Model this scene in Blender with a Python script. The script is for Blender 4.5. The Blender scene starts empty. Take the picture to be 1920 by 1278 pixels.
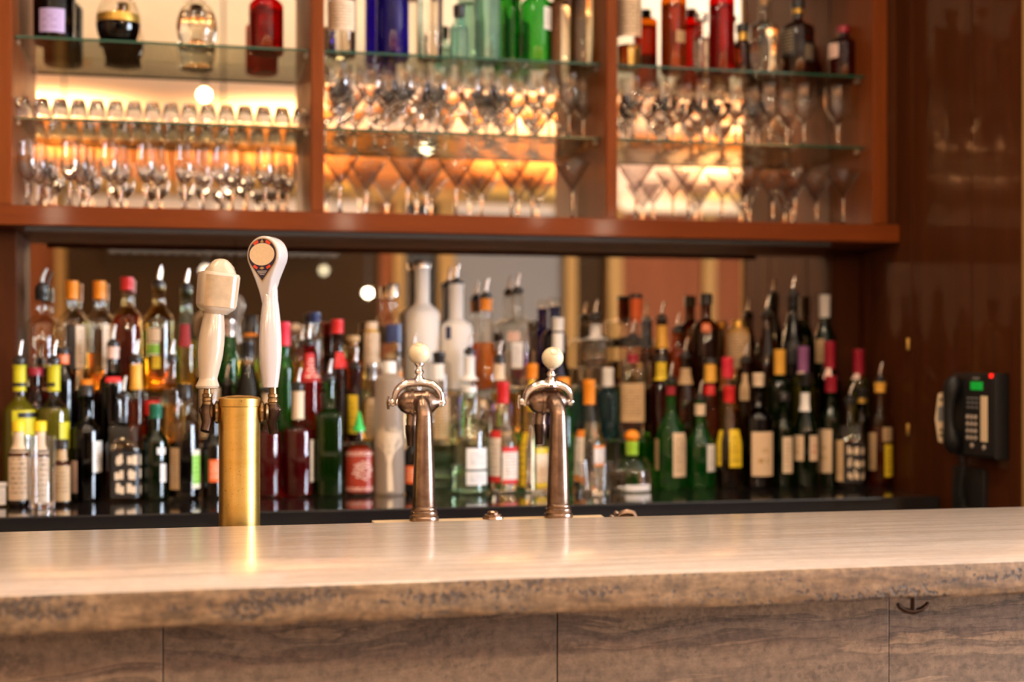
import bpy, math, random
from mathutils import Vector, Matrix
random.seed(7)
SC = bpy.context.scene
COL = SC.collection
PI = math.pi
FP = 2667.0            # focal length in pixels of the 1920 px frame (50 mm on 36 mm)
TH = math.radians(12.6)
CT, ST = math.cos(TH), math.sin(TH)
ZC = 1.388             # camera height
HY = 680.0             # row of the horizon
YM = 4.09              # plane of the back-bar mirrors
YCAB = 3.80            # front of the wall cabinet
XW = 2.01              # panelled side wall
ZBAR = 1.08
ZCNT = 1.03

def depth(px, Y):
    return Y / (CT - (px - 960) / FP * ST)
def at(px, py, Y):
    u = (px - 960) / FP; t = depth(px, Y)
    return Vector((t * (ST + u * CT), Y, ZC - (py - HY) / FP * t))
def y_on_x(px, X):
    u = (px - 960) / FP
    return X * (CT - u * ST) / (ST + u * CT)
def mirrored(px, py, Yv):
    p = at(px, py, Yv); p.y = 2 * YM - Yv
    return p

# ------------------------------------------------------------------ materials
def new_mat(name):
    m = bpy.data.materials.new(name); m.use_nodes = True
    nt = m.node_tree; nt.nodes.clear()
    out = nt.nodes.new('ShaderNodeOutputMaterial')
    return m, nt, out
def N(nt, typ, **kw):
    n = nt.nodes.new(typ)
    for k, v in kw.items():
        if k in n.inputs: n.inputs[k].default_value = v
        else: setattr(n, k, v)
    return n
def c4(c): return (c[0], c[1], c[2], 1.0)
def plain(name, col, rough=0.5, metal=0.0, coat=0.0, emit=None, es=0.0, trans=0.0, ior=1.45, spec=0.5, noise=0.0, nscale=30.0, sss=0.0):
    m, nt, out = new_mat(name)
    p = N(nt, 'ShaderNodeBsdfPrincipled')
    p.inputs['Base Color'].default_value = c4(col)
    p.inputs['Roughness'].default_value = rough
    p.inputs['Metallic'].default_value = metal
    p.inputs['Coat Weight'].default_value = coat
    p.inputs['Coat Roughness'].default_value = 0.06
    p.inputs['Transmission Weight'].default_value = trans
    p.inputs['IOR'].default_value = ior
    p.inputs['Specular IOR Level'].default_value = spec
    p.inputs['Subsurface Weight'].default_value = sss
    if emit:
        p.inputs['Emission Color'].default_value = c4(emit); p.inputs['Emission Strength'].default_value = es
    if noise > 0:
        tc = N(nt, 'ShaderNodeTexCoord'); nz = N(nt, 'ShaderNodeTexNoise', Scale=nscale, Detail=5.0, Roughness=0.6)
        nt.links.new(tc.outputs['Object'], nz.inputs['Vector'])
        r = N(nt, 'ShaderNodeMapRange'); r.inputs['To Min'].default_value = 1 - noise; r.inputs['To Max'].default_value = 1 + noise
        r.inputs['From Min'].default_value = 0.3; r.inputs['From Max'].default_value = 0.7
        nt.links.new(nz.outputs['Fac'], r.inputs['Value'])
        mx = N(nt, 'ShaderNodeMix', data_type='RGBA', blend_type='MULTIPLY'); mx.inputs[0].default_value = 1
        mx.inputs[6].default_value = c4(col); nt.links.new(r.outputs[0], mx.inputs[7])
        nt.links.new(mx.outputs[2], p.inputs['Base Color'])
    nt.links.new(p.outputs[0], out.inputs[0])
    return m
def wood(name, c1, c2, axis='Z', scale=1.0, rough=0.3, coat=0.35, coatr=0.08):
    m, nt, out = new_mat(name)
    tc = N(nt, 'ShaderNodeTexCoord'); mp = N(nt, 'ShaderNodeMapping')
    s = {'X': (0.7, 9, 9), 'Y': (9, 0.7, 9), 'Z': (9, 9, 0.7)}[axis]
    mp.inputs['Scale'].default_value = tuple(v * scale for v in s)
    nt.links.new(tc.outputs['Object'], mp.inputs[0])
    nz = N(nt, 'ShaderNodeTexNoise', Scale=2.2, Detail=6.0, Roughness=0.62, Distortion=0.7)
    nt.links.new(mp.outputs[0], nz.inputs['Vector'])
    fine = N(nt, 'ShaderNodeTexNoise', Scale=14.0, Detail=4.0, Roughness=0.7)
    nt.links.new(mp.outputs[0], fine.inputs['Vector'])
    mix = N(nt, 'ShaderNodeMath', operation='MULTIPLY_ADD'); mix.inputs[1].default_value = 0.35
    nt.links.new(fine.outputs['Fac'], mix.inputs[0]); nt.links.new(nz.outputs['Fac'], mix.inputs[2])
    rp = N(nt, 'ShaderNodeValToRGB')
    rp.color_ramp.elements[0].position = 0.45; rp.color_ramp.elements[0].color = c4(c2)
    rp.color_ramp.elements[1].position = 0.85; rp.color_ramp.elements[1].color = c4(c1)
    nt.links.new(mix.outputs[0], rp.inputs[0])
    p = N(nt, 'ShaderNodeBsdfPrincipled'); p.inputs['Roughness'].default_value = rough
    p.inputs['Coat Weight'].default_value = coat; p.inputs['Coat Roughness'].default_value = coatr; p.inputs['Specular IOR Level'].default_value = 0.1
    nt.links.new(rp.outputs[0], p.inputs['Base Color']); nt.links.new(p.outputs[0], out.inputs[0])
    return m
def thin_glass(name, tint, rough=0.02, edge=1.6, gain=1.0, body=None, bf=0.0):
    """clear skin of a glass vessel: tinted transparency, deeper where the wall is seen edge-on, plus a Fresnel gloss"""
    m, nt, out = new_mat(name)
    lw = N(nt, 'ShaderNodeLayerWeight', Blend=0.5)
    p3 = N(nt, 'ShaderNodeMath', operation='POWER'); p3.inputs[1].default_value = 2.2; nt.links.new(lw.outputs['Facing'], p3.inputs[0])
    mx = N(nt, 'ShaderNodeMix', data_type='RGBA'); mx.inputs[6].default_value = c4(tint)
    mx.inputs[7].default_value = c4([max(v, 0.0) ** (1 + edge) * 0.9 for v in tint])
    nt.links.new(p3.outputs[0], mx.inputs[0])
    tr = N(nt, 'ShaderNodeBsdfTransparent'); nt.links.new(mx.outputs[2], tr.inputs[0])
    gl = N(nt, 'ShaderNodeBsdfGlossy', Roughness=rough)
    p5 = N(nt, 'ShaderNodeMath', operation='POWER'); p5.inputs[1].default_value = 5.0; nt.links.new(lw.outputs['Facing'], p5.inputs[0])
    ml = N(nt, 'ShaderNodeMath', operation='MULTIPLY_ADD', use_clamp=True); ml.inputs[1].default_value = 0.9; ml.inputs[2].default_value = 0.045 * gain
    nt.links.new(p5.outputs[0], ml.inputs[0])
    trans = tr.outputs[0]
    if body:      # added diffuse tint stands in for bright light passing through coloured glass
        df = N(nt, 'ShaderNodeBsdfDiffuse'); df.inputs[0].default_value = c4(body)
        tl = N(nt, 'ShaderNodeBsdfTranslucent'); tl.inputs[0].default_value = c4(body)
        m1 = N(nt, 'ShaderNodeMixShader'); m1.inputs[0].default_value = 0.6; nt.links.new(df.outputs[0], m1.inputs[1]); nt.links.new(tl.outputs[0], m1.inputs[2])
        m2 = N(nt, 'ShaderNodeMixShader'); m2.inputs[0].default_value = bf; nt.links.new(trans, m2.inputs[1]); nt.links.new(m1.outputs[0], m2.inputs[2])
        trans = m2.outputs[0]
    sh = N(nt, 'ShaderNodeMixShader'); nt.links.new(ml.outputs[0], sh.inputs[0])
    nt.links.new(trans, sh.inputs[1]); nt.links.new(gl.outputs[0], sh.inputs[2])
    nt.links.new(sh.outputs[0], out.inputs[0])
    return m
def solid_glass(name, col, ior=1.45, rough=0.0):
    m, nt, out = new_mat(name)
    g = N(nt, 'ShaderNodeBsdfGlass', IOR=ior, Roughness=rough); g.inputs['Color'].default_value = c4(col)
    nt.links.new(g.outputs[0], out.inputs[0])
    return m
def travertine(name, cols, stretch, scale, rough, pits=0.0, coat=0.0, darks=0.25, bump=0.0, wave=0.06):
    m, nt, out = new_mat(name)
    tc = N(nt, 'ShaderNodeTexCoord')
    wv = N(nt, 'ShaderNodeTexNoise', Scale=2.3, Detail=3.0); nt.links.new(tc.outputs['Object'], wv.inputs['Vector'])
    oi = N(nt, 'ShaderNodeObjectInfo'); om = N(nt, 'ShaderNodeVectorMath', operation='MULTIPLY_ADD'); om.inputs[1].default_value = (37.0, 11.0, 3.0)
    nt.links.new(oi.outputs['Random'], om.inputs[0]); nt.links.new(tc.outputs['Object'], om.inputs[2])
    wadd = N(nt, 'ShaderNodeVectorMath', operation='MULTIPLY_ADD'); wadd.inputs[1].default_value = (0.0, wave, wave)
    nt.links.new(wv.outputs['Color'], wadd.inputs[0]); nt.links.new(om.outputs[0], wadd.inputs[2])
    mp = N(nt, 'ShaderNodeMapping'); mp.inputs['Scale'].default_value = stretch
    nt.links.new(wadd.outputs[0], mp.inputs[0])
    nz = N(nt, 'ShaderNodeTexNoise', Scale=scale, Detail=7.0, Roughness=0.62, Distortion=0.3)
    nt.links.new(mp.outputs[0], nz.inputs['Vector'])
    rp = N(nt, 'ShaderNodeValToRGB'); e = rp.color_ramp.elements
    while len(e) < len(cols): e.new(0.5)
    for i, (pos, c) in enumerate(cols): e[i].position = pos; e[i].color = c4(c)
    nt.links.new(nz.outputs['Fac'], rp.inputs[0])
    sp = N(nt, 'ShaderNodeTexNoise', Scale=55.0, Detail=4.0, Roughness=0.7); nt.links.new(tc.outputs['Object'], sp.inputs['Vector'])
    mr = N(nt, 'ShaderNodeMapRange'); mr.inputs['From Min'].default_value = 0.3; mr.inputs['From Max'].default_value = 0.7
    mr.inputs['To Min'].default_value = 1 - darks; mr.inputs['To Max'].default_value = 1 + darks * 0.5
    nt.links.new(sp.outputs['Fac'], mr.inputs[0])
    mu = N(nt, 'ShaderNodeMix', data_type='RGBA', blend_type='MULTIPLY'); mu.inputs[0].default_value = 1
    nt.links.new(rp.outputs[0], mu.inputs[6]); nt.links.new(mr.outputs[0], mu.inputs[7])
    col = mu.outputs[2]
    p = N(nt, 'ShaderNodeBsdfPrincipled', Roughness=rough); p.inputs['Coat Weight'].default_value = coat; p.inputs['Coat Roughness'].default_value = 0.17
    if pits > 0:
        vo = N(nt, 'ShaderNodeTexNoise', Scale=120.0, Detail=3.0, Roughness=0.6); nt.links.new(tc.outputs['Object'], vo.inputs['Vector'])
        big = N(nt, 'ShaderNodeTexNoise', Scale=7.0, Detail=3.0); 
        mpb = N(nt, 'ShaderNodeMapping'); mpb.inputs['Scale'].default_value = (1.0, 3.0, 4.5); nt.links.new(tc.outputs['Object'], mpb.inputs[0]); nt.links.new(mpb.outputs[0], big.inputs['Vector'])
        ad = N(nt, 'ShaderNodeMath', operation='ADD'); nt.links.new(vo.outputs['Fac'], ad.inputs[0]); nt.links.new(big.outputs['Fac'], ad.inputs[1])
        pr = N(nt, 'ShaderNodeMapRange'); pr.inputs['From Min'].default_value = 1.09; pr.inputs['From Max'].default_value = 1.17
        pr.inputs['To Max'].default_value = pits; nt.links.new(ad.outputs[0], pr.inputs[0])
        m2 = N(nt, 'ShaderNodeMix', data_type='RGBA'); nt.links.new(pr.outputs[0], m2.inputs[0]); nt.links.new(col, m2.inputs[6])
        m2.inputs[7].default_value = (0.07, 0.045, 0.03, 1); col = m2.outputs[2]
        if bump:
            bp = N(nt, 'ShaderNodeBump', Strength=bump, Distance=0.004); bp.invert = True
            nt.links.new(pr.outputs[0], bp.inputs['Height']); nt.links.new(bp.outputs[0], p.inputs['Normal'])
    nt.links.new(col, p.inputs['Base Color']); nt.links.new(p.outputs[0], out.inputs[0])
    return m
def label_mat(name, base, ink=None, accent=None, scale=9.0, rough=0.55, dens=0.5, margin=0.14, rows=0.6, mort=0.2):
    """printed paper label: rows of ink marks and a coloured band top and bottom"""
    m, nt, out = new_mat(name)
    p = N(nt, 'ShaderNodeBsdfPrincipled', Roughness=rough)
    p.inputs['Base Color'].default_value = c4(base)
    if ink:
        uv = N(nt, 'ShaderNodeTexCoord')
        sep = N(nt, 'ShaderNodeSeparateXYZ'); nt.links.new(uv.outputs['UV'], sep.inputs[0])
        br = N(nt, 'ShaderNodeTexBrick', Scale=scale); br.offset = 0.37; br.inputs['Mortar Size'].default_value = mort
        br.inputs['Brick Width'].default_value = 1.5; br.inputs['Row Height'].default_value = rows; br.inputs['Mortar Smooth'].default_value = 0.3
        br.inputs['Color1'].default_value = c4(ink); br.inputs['Color2'].default_value = c4([b * dens + i * (1 - dens) for b, i in zip(base, ink)])
        br.inputs['Mortar'].default_value = c4(base); br.inputs['Bias'].default_value = -0.1
        nt.links.new(uv.outputs['UV'], br.inputs['Vector'])
        def band(sock, a, b):
            g = N(nt, 'ShaderNodeMath', operation='GREATER_THAN'); g.inputs[1].default_value = a
            l = N(nt, 'ShaderNodeMath', operation='LESS_THAN'); l.inputs[1].default_value = b
            mm = N(nt, 'ShaderNodeMath', operation='MULTIPLY')
            nt.links.new(sock, g.inputs[0]); nt.links.new(sock, l.inputs[0])
            nt.links.new(g.outputs[0], mm.inputs[0]); nt.links.new(l.outputs[0], mm.inputs[1])
            return mm.outputs[0]
        bu, bv = band(sep.outputs[0], margin, 1 - margin), band(sep.outputs[1], margin, 1 - margin)
        mm = N(nt, 'ShaderNodeMath', operation='MULTIPLY'); nt.links.new(bu, mm.inputs[0]); nt.links.new(bv, mm.inputs[1])
        mx = N(nt, 'ShaderNodeMix', data_type='RGBA'); nt.links.new(mm.outputs[0], mx.inputs[0])
        mx.inputs[6].default_value = c4(base); nt.links.new(br.outputs['Color'], mx.inputs[7])
        col = mx.outputs[2]
        if accent:
            bb = band(sep.outputs[1], 0.12, 0.86)
            m3 = N(nt, 'ShaderNodeMix', data_type='RGBA'); nt.links.new(bb, m3.inputs[0])
            m3.inputs[6].default_value = c4(accent); nt.links.new(col, m3.inputs[7]); col = m3.outputs[2]
        nt.links.new(col, p.inputs['Base Color'])
    nt.links.new(p.outputs[0], out.inputs[0])
    return m

M = {}
M['wood'] = wood('mahogany', (0.170, 0.034, 0.0045), (0.118, 0.022, 0.003), 'X', coat=0.03, rough=0.5)
M['woodv'] = wood('mahogany_upright', (0.18, 0.040, 0.006), (0.122, 0.025, 0.0035), 'Z', coat=0.03, rough=0.5)
M['wooddark'] = wood('dark_mahogany', (0.070, 0.017, 0.0030), (0.044, 0.010, 0.0018), 'Z', rough=0.6, coat=0.2, coatr=0.04)
M['woodtan'] = wood('tan_wood', (0.33, 0.19, 0.065), (0.25, 0.14, 0.045), 'Z', coat=0.0, rough=0.6)
M['woodred'] = wood('reddish_wood', (0.19, 0.055, 0.018), (0.13, 0.035, 0.011), 'Z', coat=0.0, rough=0.6)
M['woodorange'] = wood('orange_wood', (0.46, 0.18, 0.05), (0.36, 0.13, 0.035), 'X')
M['black'] = plain('black_lacquer', (0.012, 0.010, 0.010), 0.12, coat=0.6)
M['riser'] = wood('riser_wood', (0.34, 0.20, 0.10), (0.25, 0.14, 0.07), 'X', rough=0.4, coat=0.2)
M['blackmatt'] = plain('matt_black', (0.012, 0.010, 0.010), 0.5)
M['darkcab'] = plain('dark_cabinet', (0.030, 0.014, 0.0045), 0.7, spec=0.1)
M['plaster'] = plain('cream_plaster', (0.86, 0.74, 0.58), 0.8, noise=0.04, nscale=3)
M['warmwall'] = plain('warm_left_wall', (0.80, 0.52, 0.26), 0.8)  # warm colour stands in for lamp wash on this unseen wall
M['wallpink'] = plain('pale_wall', (0.80, 0.62, 0.50), 0.8)
M['grey'] = plain('grey_panel', (0.15, 0.14, 0.14), 0.6, spec=0.2)
M['floor'] = plain('floor_tiles', (0.16, 0.10, 0.06), 0.4, noise=0.2, nscale=6)
m, nt, out = new_mat('mirror_silver'); g = N(nt, 'ShaderNodeBsdfGlossy', Roughness=0.015); g.inputs[0].default_value = (0.92, 0.81, 0.65, 1); nt.links.new(g.outputs[0], out.inputs[0]); M['mirror'] = m
M['shelf'] = thin_glass('shelf_glass', (0.93, 0.95, 0.91), 0.01, 1.0, 1.0)
M['shelfedge'] = plain('shelf_glass_edge', (0.008, 0.055, 0.032), 0.12, spec=0.6, coat=0.3)
M['drink'] = solid_glass('drinking_glass', (0.985, 0.98, 0.98), 1.48)
M['cone'] = thin_glass('martini_bowl', (0.95, 0.94, 0.945), 0.03, 5.0, 2.6)
M['stem'] = solid_glass('stem_glass', (0.96, 0.95, 0.95), 1.5)
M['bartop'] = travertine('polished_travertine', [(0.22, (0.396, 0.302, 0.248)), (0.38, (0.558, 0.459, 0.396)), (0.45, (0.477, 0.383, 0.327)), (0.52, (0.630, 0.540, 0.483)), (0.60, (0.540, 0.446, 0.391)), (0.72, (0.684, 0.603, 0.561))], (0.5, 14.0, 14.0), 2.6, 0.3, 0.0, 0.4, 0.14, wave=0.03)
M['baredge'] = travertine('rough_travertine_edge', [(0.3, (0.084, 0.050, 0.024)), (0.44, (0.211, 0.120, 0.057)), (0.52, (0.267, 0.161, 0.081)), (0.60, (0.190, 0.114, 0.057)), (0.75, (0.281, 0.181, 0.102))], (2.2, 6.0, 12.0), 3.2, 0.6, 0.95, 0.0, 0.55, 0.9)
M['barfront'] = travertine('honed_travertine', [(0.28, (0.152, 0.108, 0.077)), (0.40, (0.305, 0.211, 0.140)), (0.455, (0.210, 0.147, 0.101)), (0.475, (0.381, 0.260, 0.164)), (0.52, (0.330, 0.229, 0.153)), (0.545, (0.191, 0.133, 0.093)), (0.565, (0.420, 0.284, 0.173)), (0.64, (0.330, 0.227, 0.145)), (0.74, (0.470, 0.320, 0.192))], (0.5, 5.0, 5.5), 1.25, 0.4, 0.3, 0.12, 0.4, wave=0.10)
M['grout'] = plain('dark_joint', (0.10, 0.07, 0.05), 0.8)
# brass, pewter, chrome, ivory
def metal_mottled(name, c1, c2, scale, rough, stretch=(1, 1, 1), specks=0.0):
    m, nt, out = new_mat(name)
    tc = N(nt, 'ShaderNodeTexCoord'); mp = N(nt, 'ShaderNodeMapping'); mp.inputs['Scale'].default_value = stretch
    nt.links.new(tc.outputs['Object'], mp.inputs[0])
    nz = N(nt, 'ShaderNodeTexNoise', Scale=scale, Detail=6.0, Roughness=0.7); nt.links.new(mp.outputs[0], nz.inputs['Vector'])
    rp = N(nt, 'ShaderNodeValToRGB'); rp.color_ramp.elements[0].position = 0.35; rp.color_ramp.elements[1].position = 0.65
    rp.color_ramp.elements[0].color = c4(c1); rp.color_ramp.elements[1].color = c4(c2); nt.links.new(nz.outputs['Fac'], rp.inputs[0])
    col = rp.outputs[0]
    if specks:
        sp = N(nt, 'ShaderNodeTexNoise', Scale=260.0, Detail=1.0); nt.links.new(tc.outputs['Object'], sp.inputs['Vector'])
        sr = N(nt, 'ShaderNodeMapRange'); sr.inputs['From Min'].default_value = 0.70; sr.inputs['From Max'].default_value = 0.76; sr.inputs['To Max'].default_value = specks
        nt.links.new(sp.outputs['Fac'], sr.inputs[0])
        mx = N(nt, 'ShaderNodeMix', data_type='RGBA'); nt.links.new(sr.outputs[0], mx.inputs[0]); nt.links.new(col, mx.inputs[6]); mx.inputs[7].default_value = (0.12, 0.07, 0.02, 1); col = mx.outputs[2]
    p = N(nt, 'ShaderNodeBsdfPrincipled', Roughness=rough, Metallic=1.0)
    nt.links.new(col, p.inputs['Base Color']); nt.links.new(p.outputs[0], out.inputs[0])
    return m
M['brass'] = metal_mottled('worn_brass', (0.66, 0.40, 0.09), (0.78, 0.52, 0.16), 9, 0.33, (1, 1, 3), 0.7)
M['bronze'] = metal_mottled('dark_bronze', (0.045, 0.026, 0.018), (0.085, 0.052, 0.038), 40, 0.34)
M['bronzering'] = metal_mottled('bronze_ring', (0.19, 0.115, 0.055), (0.28, 0.175, 0.085), 40, 0.28)
M['pewter'] = metal_mottled('aged_copper_plate', (0.17, 0.103, 0.070), (0.30, 0.205, 0.152), 26, 0.29)
M['chrome'] = metal_mottled('worn_chrome', (0.80, 0.72, 0.68), (0.88, 0.84, 0.82), 20, 0.13)
M['ceramic'] = plain('cream_ceramic', (0.52, 0.415, 0.31), 0.16, coat=0.6, noise=0.05, nscale=14, sss=0.0)
M['foam'] = plain('foam_ceramic', (0.54, 0.43, 0.315), 0.3, coat=0.3)
M['mugface'] = plain('amber_glaze', (0.44, 0.305, 0.18), 0.15, coat=0.6, noise=0.14, nscale=40)
M['white'] = plain('white_enamel', (0.52, 0.455, 0.43), 0.16, coat=0.7)
M['ivory'] = plain('ivory_ball', (0.68, 0.57, 0.38), 0.18, coat=0.6, noise=0.06, nscale=30)
M['ivoryring'] = plain('ivory_ring', (0.50, 0.36, 0.20), 0.3)
M['navy'] = plain('navy_print', (0.018, 0.013, 0.045), 0.25)
M['creamprint'] = plain('cream_print', (0.72, 0.55, 0.37), 0.35, noise=0.06, nscale=200)
M['redprint'] = plain('red_print', (0.70, 0.05, 0.02), 0.35)
M['goldprint'] = plain('gold_print', (0.50, 0.33, 0.12), 0.3, metal=0.5)
M['whiteprint'] = plain('white_print', (0.55, 0.48, 0.45), 0.4)
M['board'] = plain('pale_board', (0.62, 0.46, 0.28), 0.5, noise=0.1)
M['steel'] = plain('brushed_steel', (0.5, 0.47, 0.44), 0.3, metal=1.0)
# phone
M['phone'] = plain('phone_plastic', (0.010, 0.009, 0.009), 0.4, spec=0.3)
M['phoneface'] = plain('phone_face', (0.014, 0.012, 0.012), 0.6, spec=0.2)
M['key'] = plain('phone_key', (0.42, 0.34, 0.28), 0.5)
M['lcd'] = plain('phone_display', (0.0, 0.2, 0.03), 0.3, emit=(0.0, 0.75, 0.05), es=0.22)
M['led'] = plain('red_led', (0.5, 0.0, 0.0), 0.3, emit=(1.0, 0.02, 0.01), es=1.2)
M['card'] = plain('cream_card', (0.80, 0.60, 0.38), 0.6)
M['greyplastic'] = plain('grey_plastic', (0.22, 0.21, 0.21), 0.5)
# bottle glass
G = {}
for k, tint, e in (('clear', (0.96, 0.95, 0.92), 4.0), ('palegreen', (0.84, 0.91, 0.83), 4.0), ('bottlegreen', (0.26, 0.52, 0.08), 1.1), ('green', (0.16, 0.58, 0.14), 1.1), ('dkgreen', (0.09, 0.17, 0.04), 0.9),
                   ('brown', (0.30, 0.115, 0.03), 0.9), ('amber', (0.80, 0.36, 0.05), 0.8), ('red', (0.72, 0.035, 0.02), 0.7), ('dkred', (0.32, 0.02, 0.02), 0.7),
                   ('blue', (0.10, 0.05, 0.52), 0.8), ('navy', (0.06, 0.06, 0.30), 0.7), ('aqua', (0.72, 0.88, 0.84), 2.0), ('black', (0.025, 0.018, 0.016), 0.5),
                   ('teal', (0.20, 0.42, 0.46), 1.0), ('olive', (0.60, 0.56, 0.12), 0.9), ('gold', (0.93, 0.83, 0.56), 2.0), ('purple', (0.40, 0.36, 0.60), 0.9)):
    bd = {'green': (0.02, 0.42, 0.05), 'dkgreen': (0.02, 0.07, 0.015), 'red': (0.55, 0.012, 0.01), 'dkred': (0.12, 0.008, 0.010), 'blue': (0.02, 0.015, 0.40), 'amber': (0.6, 0.18, 0.01), 'aqua': (0.5, 0.75, 0.68), 'teal': (0.04, 0.20, 0.24), 'brown': (0.10, 0.035, 0.010), 'olive': (0.20, 0.19, 0.02), 'bottlegreen': (0.04, 0.15, 0.012)}.get(k)
    G[k] = thin_glass('bottle_glass_' + k, tint, 0.03, e, 1.0, bd, 0.16)
G['frost'] = plain('frosted_glass', (0.90, 0.83, 0.76), 0.5, trans=0.12, ior=1.2)
G['milk'] = plain('milky_glass', (0.46, 0.36, 0.28), 0.35, trans=0.45, ior=1.2)
L = {}
def liquid(name, col, cloud, body):
    """liquid filling: clear refraction mixed with the light scattered inside it"""
    m, nt, out = new_mat(name)
    g = N(nt, 'ShaderNodeBsdfGlass', IOR=1.34, Roughness=0.0); g.inputs['Color'].default_value = c4(col)
    d = N(nt, 'ShaderNodeBsdfDiffuse'); d.inputs[0].default_value = c4(body)
    t = N(nt, 'ShaderNodeBsdfTranslucent'); t.inputs[0].default_value = c4(body)
    a = N(nt, 'ShaderNodeMixShader'); a.inputs[0].default_value = 0.5; nt.links.new(d.outputs[0], a.inputs[1]); nt.links.new(t.outputs[0], a.inputs[2])
    b_ = N(nt, 'ShaderNodeMixShader'); b_.inputs[0].default_value = cloud; nt.links.new(g.outputs[0], b_.inputs[1]); nt.links.new(a.outputs[0], b_.inputs[2])
    nt.links.new(b_.outputs[0], out.inputs[0])
    return m
for k, c, cl, bd in (('water', (0.98, 0.97, 0.95), 0.0, (1, 1, 1)), ('whisky', (0.85, 0.30, 0.04), 0.3, (0.50, 0.12, 0.012)), ('rum', (0.60, 0.16, 0.03), 0.3, (0.26, 0.045, 0.01)), ('cola', (0.10, 0.03, 0.01), 0.1, (0.05, 0.015, 0.008)),
                     ('red', (0.85, 0.03, 0.02), 0.25, (0.60, 0.018, 0.015)), ('dkred', (0.40, 0.012, 0.015), 0.4, (0.20, 0.010, 0.014)), ('orange', (0.95, 0.42, 0.04), 0.4, (0.85, 0.28, 0.02)),
                     ('lime', (0.70, 0.66, 0.06), 0.7, (0.24, 0.21, 0.014)), ('gold', (0.95, 0.78, 0.42), 0.08, (0.8, 0.5, 0.2)), ('ink', (0.03, 0.022, 0.02), 0.1, (0.02, 0.016, 0.014)), ('aqua', (0.80, 0.92, 0.88), 0.15, (0.5, 0.66, 0.6)), ('sauce', (0.5, 0.03, 0.01), 0.95, (0.30, 0.028, 0.008)), ('pine', (0.10, 0.16, 0.04), 0.4, (0.016, 0.035, 0.008))):
    L[k] = liquid('liquid_' + k, c, cl, bd)
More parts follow.
